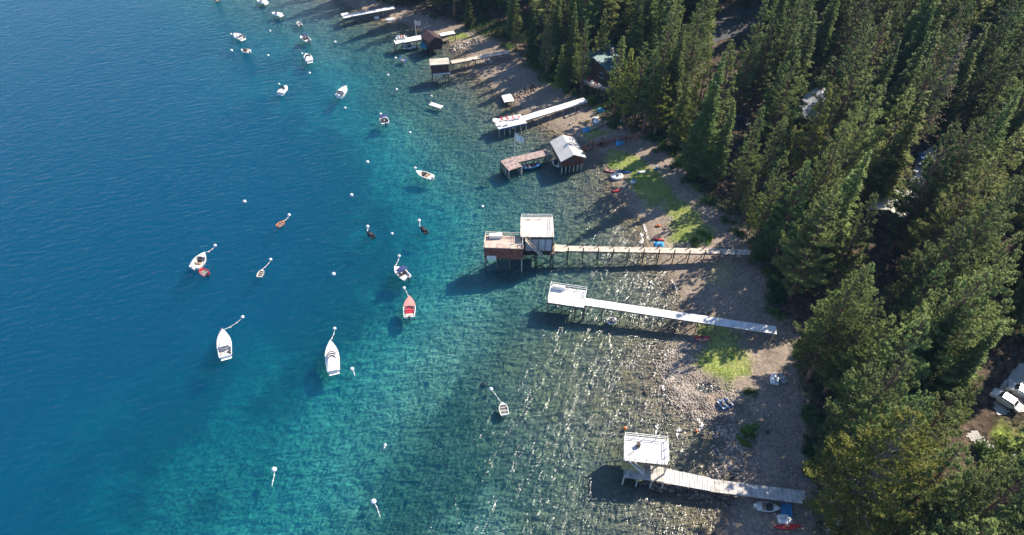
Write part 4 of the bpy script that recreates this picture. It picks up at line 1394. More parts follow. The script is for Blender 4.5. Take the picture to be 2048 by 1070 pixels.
def windscreen(root, y, w, z, h=0.42, mat=None):
    for (x0, y0, x1, y1) in ((-w, y - .55, -w * .55, y), (-w * .55, y, w * .55, y), (w * .55, y, w, y - .55)):
        loc(MB().add([(x0, y0, z), (x1, y1, z), (x1 * .93, y1 - .22, z + h), (x0 * .93, y0 - .22, z + h),
                      (x0, y0 - .03, z), (x1, y1 - .03, z), (x1 * .93, y1 - .25, z + h), (x0 * .93, y0 - .25, z + h)],
                     [(0, 1, 2, 3), (7, 6, 5, 4), (0, 3, 7, 4), (1, 5, 6, 2), (3, 2, 6, 7)]), 'windscreen_pane', mat or glass_dark, root)
    loc(MB().bar((-w * .93, y - .77, z + h), (-w * .51, y - .22, z + h), .045).bar((-w * .51, y - .22, z + h), (w * .51, y - .22, z + h), .045).bar((w * .51, y - .22, z + h), (w * .93, y - .77, z + h), .045), 'windscreen_frame', steel, root)
def seat(root, x, y, w=.55, mat=None, z=.15):
    m = mat or gel_cream
    loc(MB().box((x, y, z + .2), (w, .5, .4)).box((x, y - .24, z + .52), (w, .1, .5)), 'seat', m, root)
def outboard(root, y, z, mat=None):
    loc(MB().box((0, y - .22, z + .28), (.34, .46, .4)).box((0, y - .18, z + .05), (.2, .26, .3)).bar((0, y - .2, z), (0, y - .28, -.5), .14), 'outboard_motor', mat or gel_dark, root)
def boat(px_bow, px_stern, beam, label, style, fb=.62, cat='boat', name='motor_boat', hullm=None, grp=None):
    a, b = W(*px_bow, fb), W(*px_stern, fb)
    c = (a + b) / 2
    L = (a - b).length
    rz = math.atan2((a - b).y, (a - b).x) - math.pi / 2
    r = empty(name, (c.x, c.y, 0), label, cat, rz, grp)
    hm = hullm or gel_white
    B = beam
    if style == 'cuddy':
        rg, kc = shell(r, L, B, fb, hm, .36, floor=gel_white)
        y = rg[kc][0]
        loc(MB().add([(-B * .36, y - .1, fb), (B * .36, y - .1, fb), (B * .22, y + L * .3, fb + .02), (-B * .22, y + L * .3, fb + .02), (-B * .3, y, fb + .42), (B * .3, y, fb + .42), (B * .16, y + L * .22, fb + .3), (-B * .16, y + L * .22, fb + .3)],
                     [(4, 5, 6, 7), (0, 1, 5, 4), (1, 2, 6, 5), (2, 3, 7, 6), (3, 0, 4, 7)]), 'cabin_top', hm, r)
        windscreen(r, y - .05, B * .4, fb + .12)
        seat(r, -B * .22, y - 1.0, .55, gel_cream); seat(r, B * .22, y - 1.0, .55, seat_dark)
        loc(MB().box((0, rg[0][0] + .5, .4), (B * .7, .6, .5)), 'rear_bench', gel_white, r)
        loc(MB().box((0, -L / 2 - .18, .15), (B * .7, .5, .06)), 'swim_step', gel_white, r)
        loc(MB().box((B * .34, rg[0][0] + .35, .72), (.3, .3, .2)), 'cooler', seat_dark, r)
        rail = MB()
        for sx in (-1, 1):
            pts = [(sx * rg[i][1] * .93, rg[i][0], rg[i][2] + .3) for i in range(kc + 1, len(rg))]
            for p, q in zip(pts[:-1], pts[1:]): rail.bar(p, q, .035)
            for p in pts: rail.bar(p, (p[0], p[1], p[2] - .3), .03)
        loc(rail, 'bow_rail', steel, r)
    elif style == 'covered':
        rg, kc = shell(r, L, B, fb, hm, .3, floor=gel_white)
        # full cover over the cockpit with bows
        V, F = [], []
        for i, t in enumerate((.0, .15, .32, .46, .60)):
            k = t * (len(rg) - 1)
            j = int(k); fr_ = k - j
            y = rg[j][0] * (1 - fr_) + rg[j + 1][0] * fr_
            w = (rg[j][1] * (1 - fr_) + rg[j + 1][1] * fr_) * .97
            hgt = (.06, .2, .42, .6, .12)[i]
            V += [(-w, y, fb * .9), (-w * .6, y, fb + hgt * .8), (0, y, fb + hgt), (w * .6, y, fb + hgt * .8), (w, y, fb * .9)]
        for i in range(4):
            for j in range(4):
                F.append((i * 5 + j, i * 5 + j + 1, i * 5 + 6 + j, i * 5 + 5 + j))
        loc(MB().add(V, F), 'cockpit_cover', canvas_white, r)
        for k, y in enumerate((L * .05, L * -.01, L * -.08)):
            w = B * (.34 - .03 * k)
            m_ = MB()
            pts = [(-w, y - .5, fb + .36), (-w * .5, y - .08, fb + .60), (0, y, fb + .66), (w * .5, y - .08, fb + .60), (w, y - .5, fb + .36)]
            for p, q in zip(pts[:-1], pts[1:]): m_.bar(p, q, .09, .16)
            loc(m_, 'cover_bow', glass_dark, r)
        loc(MB().box((0, -L / 2 - .2, .12), (B * .7, .5, .06)), 'swim_step', gel_white, r)
    elif style == 'runabout':
        rg, kc = shell(r, L, B, fb, hm, .58, deck=gel_pink, floor=vinyl_tan)
        y = rg[kc][0]
        windscreen(r, y, B * .38, fb + .04, .32, glass_dark)
        seat(r, -B * .2, y - .8, .6, gel_pink); seat(r, B * .2, y - .8, .6, gel_pink)
        loc(MB().box((0, -L * .22, fb + .0), (B * .62, 1.35, .18)), 'engine_cover', canvas_red, r)
        loc(MB().box((0, -L * .40, .42), (B * .6, .5, .45)), 'rear_bench', gel_cream, r)
        outboard(r, -L / 2, .3, gel_dark)
    elif style == 'bimini':
        rg, kc = shell(r, L, B, fb, hm, .6, floor=gel_white)
        y = rg[kc][0]
        windscreen(r, y, B * .38, fb + .04, .34)
        seat(r, -B * .2, y - .8, .5, seat_dark); seat(r, B * .2, y - .8, .5, seat_dark)
        V = []
        for i in range(5):
            for j in range(3):
                x = (i / 4 - .5) * B * .92
                yy = y - .3 - j * L * .15
                V.append((x, yy, fb + 1.35 - .18 * (abs(i - 2) / 2) ** 2 - (.06 if j != 1 else 0)))
        F = [(i * 3 + j, i * 3 + j + 1, i * 3 + j + 4, i * 3 + j + 3) for i in range(4) for j in range(2)]
        V2 = V + [(a, b_, c_ - .05) for a, b_, c_ in V]
        F2 = F + [tuple(k + 15 for k in f[::-1]) for f in F]
        loc(MB().add(V2, F2), 'bimini_top', canvas_navy, r)
        for sx in (-1, 1):
            for yy in (y - .35, y - .3 - L * .28):
                loc(MB().bar((sx * B * .44, yy, fb), (sx * B * .45, yy, fb + 1.18), .045), 'bimini_pole', steel, r)
        outboard(r, -L / 2, .3, gel_dark)
    elif style == 'open':
        rg, kc = shell(r, L, B, fb, hm, .72, floor=gel_cream)
        loc(MB().box((0, .1, .5), (.75, .6, .75)).box((0, .42, .95), (.6, .06, .3)), 'console', seat_dark, r)
        seat(r, -.3, -.75, .5, vinyl_tan); seat(r, .35, -.75, .5, vinyl_tan)
        loc(MB().box((0, L * .26, .3), (B * .35, .6, .3)), 'bow_cushion', vinyl_tan, r)
        loc(MB().box((0, -L * .38, .4), (B * .66, .45, .4)), 'rear_bench', gel_white, r)
        for sx in (-1, 1):
            loc(MB().bar((sx * B * .33, .1, fb), (sx * B * .31, .1, fb + .5), .05), 'grab_pole', steel, r)
        outboard(r, -L / 2, .3, gel_white)
    elif style == 'dinghy':
        rg, kc = shell(r, L, B, fb, hm, .85, floor=rubber_grey, bluff=3.0, gun=.1)
        for y in (-L * .18, L * .12):
            loc(MB().box((0, y, fb * .72), (B * .78, .24, .05)), 'thwart', driftwood, r)
        if L > 2.4: outboard(r, -L / 2 + .1, fb * .45, gel_dark)
    elif style == 'jetski':
        rg, kc = shell(r, L, B, fb, hm, .35, bluff=1.7, gun=.18)
        loc(MB().box((0, -L * .12, fb + .2), (B * .34, L * .42, .3)), 'saddle', seat_dark, r)
        loc(MB().add([(-.25, L * .1, fb), (.25, L * .1, fb), (.12, L * .38, fb), (-.12, L * .38, fb), (-.14, L * .12, fb + .5), (.14, L * .12, fb + .5), (.06, L * .24, fb + .32), (-.06, L * .24, fb + .32)],
                     [(4, 5, 6, 7), (0, 1, 5, 4), (1, 2, 6, 5), (2, 3, 7, 6), (3, 0, 4, 7)]), 'cowl', hm, r)
        loc(MB().bar((-.36, L * .1, fb + .55), (.36, L * .1, fb + .55), .06), 'handlebar', seat_dark, r)
    return r
def buoy(u, v, label, rr=.33, line=None, col=None, band=True):
    p = W(u, v, .2)
    r = empty('mooring_buoy', (p.x, p.y, 0), label, 'buoy', 0, 'mooring buoys')
    loc(MB().sphere((0, 0, .16), rr, 14, 9), 'float', col or buoy_mat, r, True)
    if band and rr > .3:
        m = MB()
        for i in range(16):
            a, b = 2 * math.pi * i / 16, 2 * math.pi * (i + 1) / 16
            q = rr * 1.015
            m.add([(q * math.cos(a), q * math.sin(a), .12), (q * math.cos(b), q * math.sin(b), .12), (q * math.cos(b), q * math.sin(b), .22), (q * math.cos(a), q * math.sin(a), .22)], [(0, 1, 2, 3)])
        loc(m, 'blue_band', buoy_blue, r)
    loc(MB().bar((0, 0, .16 + rr * .95), (0, 0, .16 + rr + .14), .07, n=6), 'eye', steel, r)
    if line:
        e = W(*line[:2], line[2] if len(line) > 2 else .06)
        d = e - Vector((p.x, p.y, 0))
        m = MB()
        n = 10
        wob = Vector((-d.y, d.x, 0)).normalized()
        prev = None
        for i in range(n + 1):
            t = i / n
            q = Vector((d.x * t, d.y * t, .05 + (e.z - .05) * t ** 3)) + wob * .07 * math.sin(t * 5)
            if prev is not None: m.bar(prev, q, .075, n=5)
            prev = q
        loc(m, 'pickup_line', rope_mat, r)
        for t in (.35, .68):
            q = Vector((d.x * t, d.y * t, .06)) + wob * .07 * math.sin(t * 5)
            loc(MB().sphere(q, .12, 8, 5), 'line_float', buoy_mat, r, True)
    return r

boat((445, 659), (450.5, 711), 2.5, 'white cuddy cabin boat with a dark windscreen, lowest moored boat at the left', 'cuddy', .8, name='cabin_boat')
buoy(485, 634, 'white mooring buoy of the lowest white cabin boat', line=(447, 660, .7))
boat((660.5, 681), (667, 741), 2.45, 'long white boat under a white cover with three dark ribs', 'covered', .75, name='covered_boat')
buoy(669, 657, 'white mooring buoy just above the covered boat with three dark ribs', line=(660.5, 682, .7))
boat((819, 592), (818.5, 633), 2.3, 'faded red runabout with a bright red engine cover', 'runabout', .65, name='runabout', hullm=gel_white)
buoy(808, 576, 'white mooring buoy of the faded red runabout', line=(819, 594, .6))
boat((789, 533), (815, 555), 2.2, 'white boat under a navy sun canopy', 'bimini', .65, name='canopy_boat')
buoy(798, 512, 'white mooring buoy of the boat with the navy canopy', line=(790, 533, .6))
boat((409, 505), (388, 534), 2.6, 'white open boat with tan seats and a dark console', 'open', .75, name='open_boat')
buoy(430, 491, 'white mooring buoy of the open boat with tan seats', line=(410, 505, .7))
boat((400, 537), (414, 549), 1.5, 'small red dinghy tied to the stern of the open boat', 'dinghy', .42, name='dinghy', hullm=gel_red)
boat((525, 539), (518, 553), 1.3, 'small cream dinghy moored left of the middle', 'dinghy', .4, name='dinghy', hullm=gel_cream)
buoy(541, 519, 'white mooring buoy of the small cream dinghy', line=(525, 539, .35))
boat((568, 442), (555, 452), 1.4, 'small orange brown dinghy moored high left of the middle', 'dinghy', .4, name='dinghy', hullm=gel_orange)
buoy(578, 430, 'white mooring buoy of the small orange brown dinghy', .36, line=(568, 442, .35))
boat((733, 462), (747, 474), 1.25, 'dark jet ski moored left of the other dark one', 'jetski', .5, 'jet ski', 'jet_ski', gel_dark, 'dark jet skis at moorings')
buoy(735, 453, 'white mooring buoy of the left dark jet ski', .38, line=(734, 463, .4))
boat((840, 452), (853, 465), 1.25, 'dark jet ski moored nearer the shore than the other dark one', 'jetski', .5, 'jet ski', 'jet_ski', gel_dark, 'dark jet skis at moorings')
buoy(838, 441, 'white mooring buoy of the right dark jet ski', .38, line=(840, 453, .4))
boat((832, 342), (865, 354), 2.0, 'white open boat lying across the swell off the red boathouse', 'open', .6, name='open_boat')
buoy(830, 336, 'white mooring buoy at the bow of the boat off the red boathouse', .36)
boat((764, 231), (771, 246), 2.2, 'white boat moored between the swim float and the buoy field', 'bimini', .6, name='canopy_boat')
buoy(761, 228, 'white mooring buoy by the boat near the swim float', .36)
boat((692, 172), (678, 190), 2.5, 'white cuddy boat with cream cushions, larger of the pair below the upper moorings', 'cuddy', .8, name='cabin_boat')
boat((573, 171), (560, 185), 2.4, 'white covered boat alone left of the cream cushioned cuddy boat', 'covered', .7, name='covered_boat')
boat((612, 107), (619, 121), 2.3, 'white covered boat directly below the one with a navy canopy', 'covered', .65, name='covered_boat')
boat((601, 71), (617, 80), 2.2, 'white boat with a navy canopy near the top edge', 'bimini', .6, name='canopy_boat')
boat((468, 67), (485, 76), 2.4, 'white cuddy boat farthest left in the upper moorings', 'cuddy', .7, name='cabin_boat')
boat((482, 99), (499, 102), 1.9, 'low white open boat below the leftmost upper cuddy boat', 'open', .55, name='open_boat')
boat((544, 25), (562, 29), 2.2, 'white covered boat with a dark side near the top edge', 'covered', .65, name='covered_boat')
boat((514, 0), (532, 4), 2.3, 'white covered boat cut by the top edge of the view', 'covered', .65, name='covered_boat')
boat((595, 43), (602, 51), 1.4, 'tiny white dinghy among the uppermost moorings', 'dinghy', .4, name='dinghy')
boat((799, 116), (811, 121), 1.6, 'small dark blue boat moored off the tan roofed boathouse', 'dinghy', .45, name='dinghy', hullm=gel_blue)
boat((429, 0), (439, 1), 1.6, 'small dark boat at the top edge far left', 'dinghy', .45, name='dinghy', hullm=gel_dark)
boat((1004, 805), (1010, 829), 1.5, 'white inflatable tender riding above its dark shadow in the shallows', 'dinghy', .42, name='dinghy')
buoy(982, 778, 'white mooring buoy upper left of the lone white tender', .34, line=(1004, 805, .35))
boat((1232, 637), (1217, 644), 1.5, 'small white dinghy floating beside the white pier', 'dinghy', .42, name='dinghy')
boat((1084, 328), (1046, 333), 1.7, 'slender white and blue boat tied under the flag pier', 'open', .5, name='open_boat', hullm=gel_blue)
boat((835, 91), (805, 93), 1.9, 'white boat tied alongside the brown boathouse deck', 'bimini', .6, name='canopy_boat')
boat((985, 122), (970, 124), 1.4, 'small pale dinghy pulled up under the tan boathouse walkway', 'dinghy', .4, name='dinghy')
cv = boat((1060, 506), (1034, 503), 2.1, 'covered boat whose pale bow sticks out of the outer boathouse', 'covered', .7, name='covered_boat')
cv.location.z = 2.6
# boat hanging in the red boathouse slip
boat((1104, 322), (1121, 329), 1.9, 'white boat tucked against the left wall of the red boathouse', 'open', .55, name='open_boat')
for i, (u, v, lb, rr) in enumerate([(489, 403, 'lone white buoy far left above the cream dinghy', .4), (735, 324, 'lone white buoy between the middle moorings and the swim float', .4),
        (703, 390, 'lone white buoy above the left jet ski', .4), (667, 548, 'lone white buoy between the cream dinghy and the canopy boat', .4),
        (784, 467, 'white buoy between the two dark jet skis', .3), (619, 146, 'white buoy under the upper covered boat', .36), (690, 216, 'white buoy just below the cream cushioned cuddy boat', .36),
        (793, 179, 'small white buoy off the long bare beach', .34), (820, 265, 'small white buoy off the chair pier', .34), (670, 84, 'white buoy off the farthest pier', .4),
        (540, 62, 'white buoy among the upper moorings', .34), (536, 111, 'white buoy left of the upper covered boat', .36), (463, 101, 'white buoy below the leftmost cuddy boat', .42), (462, 68, 'white buoy touching the leftmost cuddy boat', .3),
        (558, 168, 'white buoy at the stern of the lone upper covered boat', .3), (604, 107, 'white buoy at the left of the covered boat under the navy canopy', .3), (791, 116, 'white buoy beside the dark blue dinghy', .36),
        (965, 413, 'small white buoy nearest the double boathouse', .32), (863, 192, 'small white buoy left of the swim float', .3), (776, 150, 'white buoy with a splash right of the upper moorings', .36)]):
    buoy(u, v, lb, rr)
buoy(548, 939, 'white buoy with a trailing line in the lower left', .42, line=(545, 972))
buoy(747, 1003, 'white buoy with a curved trailing line near the bottom edge', .42, line=(762, 1034))
buoy(704, 738, 'white buoy with a short line right of the covered boat', .36, line=(711, 752))
buoy(770, 890, 'small white buoy above the bottom edge buoy with the curved line', .26, line=(768, 898))
buoy(1250, 856, 'orange buoy off the hut of the nearest pier', .30, col=buoy_orange, band=False)
buoy(1393, 862, 'orange buoy in the shallows beside the nearest pier', .24, col=buoy_orange, band=False)
# swim float
fa, fb2 = W(860.5, 207.5, .3), W(884, 215, .3)
fc = (fa + fb2) / 2
sf = empty('swim_float', (fc.x, fc.y, 0), 'slim flat white swim float anchored off the far beach', 'float')
deck_boards(sf, fa, fb2, 1.35, .42, white_paint, .3)
fd = (fb2 - fa).normalized(); fn = Vector((-fd.y, fd.x, 0))
for sg in (-.45, .45):
    MB().bar(fa + fd * .2 + fn * sg - Vector((0, 0, .12)), fb2 - fd * .2 + fn * sg - Vector((0, 0, .12)), .36, n=8).build('pontoon', rubber_grey, sf)
q1, q2 = fa + fd * .1 + fn * .2, fa + fd * .1 - fn * .2
up_ = Vector((0, 0, .8))
MB().bar(q1, q1 + up_, .05).bar(q2, q2 + up_, .05).bar(q1 + up_, q2 + up_, .05).build('ladder', steel, sf)

# ------------------------------------------------------------------ craft lying on the beach
def on_ground(u, v, du, dv):
    a, b = atg(u, v), atg(du, dv)
    L = (a - b).length
    c = (a + b) / 2
    return c, L, math.atan2((a - b).y, (a - b).x) - math.pi / 2
def kayak(bow, stern, mat, label, w=.75, hole=True, grp=None, name='kayak', cat='kayak'):
    c, L, rz = on_ground(*bow, *stern)
    z = ground(c.x, c.y)
    r = empty(name, (c.x, c.y, max(z, -0.05) + .14), label, cat, rz, grp)
    V, F = [], []
    n = 11
    for i in range(n):
        t = i / (n - 1)
        ww = w / 2 * max(.04, math.sin(math.pi * t) ** .7)
        y = (t - .5) * L
        rk = .12 * (2 * t - 1) ** 4
        V += [(-ww, y, .1 + rk), (-ww * .5, y, .24 + rk), (0, y, .28 + rk), (ww * .5, y, .24 + rk), (ww, y, .1 + rk), (0, y, -.12 + rk)]
    for i in range(n - 1):
        for j in range(6):
            F.append((i * 6 + j, i * 6 + (j + 1) % 6, i * 6 + 6 + (j + 1) % 6, i * 6 + 6 + j))
    loc(MB().add(V, F), 'hull', mat, r, True)
    if hole:
        m = MB()
        m.bar((0, -.1, .27), (0, -.1, .31), w * .5, n=10)
        loc(m, 'cockpit_rim', seat_dark, r)
    return r
def upturned(bow, stern, w, mat, label, name='dinghy'):
    c, L, rz = on_ground(*bow, *stern)
    r = empty(name, (c.x, c.y, c.z + .02), label, 'boat', rz)
    V, F = [], []
    n = 10
    for i in range(n):
        t = i / (n - 1)
        ww = w / 2 * (.85 + .15 * min(1, t / .3) if t < .45 else (1 - ((t - .45) / .55) ** 2.3) + .04)
        y = (t - .5) * L
        hh = .5 * (1 - max(0, t - .75) * 2.2)
        V += [(-ww, y, 0), (-ww * .86, y, hh * .75), (0, y, hh), (ww * .86, y, hh * .75), (ww, y, 0)]
    for i in range(n - 1):
        for j in range(4):
            F.append((i * 5 + j, i * 5 + j + 1, i * 5 + 6 + j, i * 5 + 5 + j))
    F.append((0, 1, 2, 3, 4))
    loc(MB().add(V, F), 'hull', mat, r)
    loc(MB().bar((0, -L * .48, .50), (0, L * .25, .50), .06, .1), 'keel_strip', rubber_grey, r)
    return r
upturned((1548.5, 746), (1549, 770), 1.5, gel_white, 'upturned white dinghy on the sunlit gravel')
upturned((1558, 747), (1571, 768), 1.1, rubber_grey, 'narrow grey upturned canoe lying beside the white dinghy', 'canoe')
upturned((1586, 1041), (1555, 1040), 1.6, gel_white, 'upturned white dinghy in the shade behind the rowing boat')
kayak((1602, 1052), (1546, 1056), gel_red, 'long red kayak in the shade at the bottom edge', .9)
kayak((1420, 676), (1387, 677), gel_red, 'bright red kayak lying at the edge of the lawn under the white pier', .85)
kayak((1418, 680), (1392, 681), gel_pink, 'faded red kayak tucked against the bright red one', .75)
kayak((1208, 342), (1228, 346), gel_pink, 'faded pink kayak with its nose in the water near the round raft', .8)
kayak((1230, 344), (1262, 346), gel_blue, 'long blue kayak lying behind the round raft', .9)
kayak((1273, 347), (1293, 344), gel_white, 'white and blue paddle board on the grassy beach', .9, False, name='paddle_board', cat='paddle board')
kayak((1322, 452), (1310, 453), gel_orange, 'small orange kayak at the edge of the tree shadow', .8)
kayak((1328, 483), (1306, 478), gel_red, 'dark red kayak just above the longest walkway', .8)
kayak((1240, 381), (1224, 385), gel_red, 'red kayak drawn up at the waterline', .85)
kayak((1318, 336), (1308, 340), gel_sky, 'blue kayak in the shade of the forest edge', .8)
kayak((1272, 365), (1262, 368), gel_white, 'small white kayak right of the waterline kayak', .8)
kayak((1180, 243), (1170, 246), gel_yellow, 'yellow kayak among the boats above the log jetty', 1.1, False)
kayak((1198, 236), (1185, 239), gel_white, 'white kayak farthest up among the boats above the log jetty', .9, False)
upturned((1186, 245), (1197, 243), 1.6, gel_white, 'small upturned white boat by the log jetty')
upturned((1166, 264), (1177, 258), 1.7, gel_sky, 'bright blue upturned boat at the lake end of the log jetty')
upturned((1240, 246), (1248, 243), 1.3, gel_white, 'pale upturned boat alone behind the log jetty')
upturned((1232, 291), (1243, 284), 1.7, gel_sky, 'bright blue upturned boat beside the rusty rock wall')
upturned((1193, 223), (1208, 221), 1.9, gel_sky, 'bright blue covered boat in the shade below the teal roof')
upturned((770, 42), (788, 38), 1.5, gel_white, 'pale upturned boat on the far beach near the farthest pier')
upturned((748, 37), (758, 35.5), 1.4, gel_white, 'smaller pale upturned boat left of the far beached one')
# rowing boat, raft, jet skis, round raft, tarp
c, L, rz = on_ground(1558, 1020, 1512, 1015)
rb = boat((1558, 1020), (1512, 1015), 1.6, 'grey white rowing boat with dark thwarts in the shade below the nearest pier', 'open', .5, name='rowing_boat')
rb.location = (c.x, c.y, c.z + .15)
c, L, rz = on_ground(1583, 1022, 1561, 1019)
ra = empty('raft', (c.x, c.y, c.z + .02), 'bright blue pallet like raft right of the rowing boat', 'raft', rz)
for k in range(5):
    loc(MB().box((-.8 + k * .4, 0, .22), (.28, L, .12)), 'slat', gel_sky, ra)
for y in (-L * .38, L * .38):
    loc(MB().box((0, y, .08), (1.9, .3, .16)), 'bearer', gel_blue, ra)
for i, (a, b, lb) in enumerate([((1436, 803), (1450, 820), 'blue and white jet ski, left of the pair by the rocky spit'), ((1446, 800), (1461, 817), 'blue and white jet ski, right of the pair by the rocky spit')]):
    c, L, rz = on_ground(*a, *b)
    j = boat(a, b, 1.15, lb, 'jetski', .45, 'jet ski', 'jet_ski', gel_blue, 'blue jet skis by the spit')
    j.location = (c.x, c.y, max(c.z, 0) + .12)
    loc(MB().box((-.42, -.1, .5), (.14, 1.6, .06)).box((.42, -.1, .5), (.14, 1.6, .06)), 'white_stripe', gel_white, j)
def ring_raft(u, v, ru, rv, label, mat, inner):
    c = atg(u, v)
    r = empty('inflatable_raft', (c.x, c.y, max(c.z, 0) + .1), label, 'raft', .2)
    m = MB()
    n, k = 20, 8
    V, F = [], []
    for i in range(n):
        a = 2 * math.pi * i / n
        for j in range(k):
            b = 2 * math.pi * j / k
            V.append(((ru - .3 + .3 * math.cos(b)) * math.cos(a), (rv - .3 + .3 * math.cos(b)) * math.sin(a), .3 + .3 * math.sin(b)))
    for i in range(n):
        for j in range(k):
            F.append((i * k + j, ((i + 1) % n) * k + j, ((i + 1) % n) * k + (j + 1) % k, i * k + (j + 1) % k))
    loc(m.add(V, F), 'tube', mat, r, True)
    loc(MB().bar((0, 0, .2), (0, 0, .42), 2 * (min(ru, rv) - .35), n=14), 'floor', mat, r)
    loc(MB().box((.1, 0, .55), (.5, .5, .26)), 'seat', inner, r)
ring_raft(1233.5, 355.5, 1.5, 1.15, 'oval white inflatable raft with a dark seat on the beach', gel_white, gel_dark)
ring_raft(1266, 366, .7, .5, 'tiny white inflatable ring beside the oval raft', gel_white, gel_blue)
c = atg(1318, 489)
tp = empty('tarp_pile', (c.x, c.y, c.z), 'bright blue tarp over beach gear beside the longest walkway', 'tarp')
V, F = [], []
for i in range(7):
    for j in range(5):
        e_ = (1 - (abs(i - 3) / 3) ** 3) * (1 - (abs(j - 2) / 2) ** 3)
        V.append(((i - 3) * .34 + random.uniform(-.08, .08), (j - 2) * .34 + random.uniform(-.08, .08), .06 + e_ * random.uniform(.3, .6)))
for i in range(6):
    for j in range(4):
        F.append((i * 5 + j, i * 5 + 5 + j, i * 5 + 6 + j, i * 5 + 1 + j))
loc(MB().add(V, F), 'tarp', gel_sky, tp)
# ------------------------------------------------------------------ logs, rock walls, boulders
def log(u0, v0, u1, v1, r_, label, mat=None, name='log'):
    a, b = atg(u0, v0), atg(u1, v1)
    a.z, b.z = max(a.z, -.1) + r_ * .6, max(b.z, -.1) + r_ * .6
    m = MB()
    n = 6
    prev = a
    w = Vector((-(b - a).y, (b - a).x, 0)).normalized()
    for i in range(1, n + 1):
        q = a + (b - a) * i / n + w * .12 * math.sin(i * 1.7)
        m.bar(prev, q, r_ * 2 * (1.1 - .1 * i), n=7)
        prev = q
    o = m.build(name, mat or driftwood)
    return tag(o, label, 'log')
log(1180, 262, 1212, 247, .35, 'long pale log along the top of the log jetty')
log(1210, 248, 1241, 231, .28, 'thinner grey log continuing the log jetty to the trees')
log(1185, 260, 1205, 252, .25, 'short brown log lying under the long pale jetty log', rock_rust)
log(1140, 250, 1152, 240, .25, 'grey curved driftwood log beside the chair pier')
log(1130, 236, 1176, 216, .3, 'pale log in the sun below the chair pier')
log(1410, 628, 1436, 612, .22, 'sunlit log on the shaded beach above the white pier')
log(1470, 483, 1508, 462, .2, 'thin pale log beside the end of the longest walkway')
log(1478, 489, 1516, 468, .2, 'second thin pale log just below its twin at the walkway end')
log(1495, 880, 1530, 850, .2, 'fallen grey log on the beach above the nearest pier')
log(1402, 700, 1396, 688, .14, 'short white branch beside the red kayaks')
def rock_v(g, r):
    a = []
    for d in ((1, 0, 0), (-1, 0, 0), (0, 1, 0), (0, -1, 0), (0, 0, 1), (0, 0, -1), (.6, .6, .6), (-.6, .6, .6), (.6, -.6, .6), (-.6, -.6, .6)):
        k = r * g.uniform(.7, 1.25)
        a.append((d[0] * k, d[1] * k, d[2] * k * .7))
    return a
RF = [(0, 6, 4), (0, 2, 6), (2, 4, 6), (2, 7, 4), (2, 1, 7), (1, 4, 7), (0, 4, 8), (0, 8, 3), (3, 8, 4), (3, 4, 9), (3, 9, 1), (1, 9, 4), (0, 5, 2), (2, 5, 1), (1, 5, 3), (3, 5, 0)]
RF = np.array(RF)
def rocks(name, label, pts, mat, kind='stuff'):
    """pts: (x, y, z, r); one mesh of many stones"""
    g = np.random.default_rng(len(pts) + 3)
    V, F = [], []
    for i, (x, y, z, r) in enumerate(pts):
        v = np.array(rock_v(g, r)) + (x, y, z)
        V.append(v)
        F.append(RF + 10 * i)
    o = link(name, np_mesh(name, np.vstack(V), np.vstack(F), mat))
    return tag(o, label, kind=kind)
def strip(pts_px, n, w, r0, r1, lift=.0, seed=1):
    g = np.random.default_rng(seed)
    P_ = [atg(u, v) for u, v in pts_px]
    seg = [(P_[i + 1] - P_[i]).length for i in range(len(P_) - 1)]
    out = []
    for _ in range(n):
        k = g.choice(len(seg), p=np.array(seg) / sum(seg))
        t = g.random()
        c = P_[k] + (P_[k + 1] - P_[k]) * t
        x, y = c.x + g.normal(0, w), c.y + g.normal(0, w)
        r = r0 + (r1 - r0) * g.random() ** 2.5
        out.append((x, y, ground(x, y) + r * .2 + lift * max(0, 1 - math.hypot(x - c.x, y - c.y) / (w * 1.5)), r))
    return out
stone_mat = paint('grey_stone', (0.36, 0.31, 0.27), 0.85, 0.45, 0.5, 0.4)
pts = strip([(1375, 690), (1345, 725), (1345, 765), (1362, 795), (1392, 815), (1425, 822)], 3600, 1.2, .06, .26, seed=4)
pts += strip([(1385, 760), (1385, 790)], 900, 1.2, .05, .2, seed=5)
pts += strip([(1440, 850), (1468, 880), (1465, 930), (1440, 960)], 1200, 1.4, .06, .3, seed=6)
pts += strip([(1455, 780), (1455, 800), (1470, 830)], 700, 1.2, .05, .22, seed=7)
rocks('shore_rocks', 'piled grey stones of the rocky spit and the stony waterline beside the nearest pier', pts, stone_mat)
g_ = np.random.default_rng(77)
pts = []
k = np.where((S > -3.5) & (S < 9) & (px_ > -60) & (px_ < 60) & (py_ < 225) & (py_ > 38) & (FE < 0))[0]
for i in g_.choice(k, 9000):
    r = .04 + .17 * g_.random() ** 4
    pts.append((px_[i] + g_.uniform(-.4, .4), py_[i] + g_.uniform(-.4, .4), Z[i] + r * .1, r))
rocks('beach_stones', 'loose stones scattered over the beach and the shallow bed', pts, stone_mat)
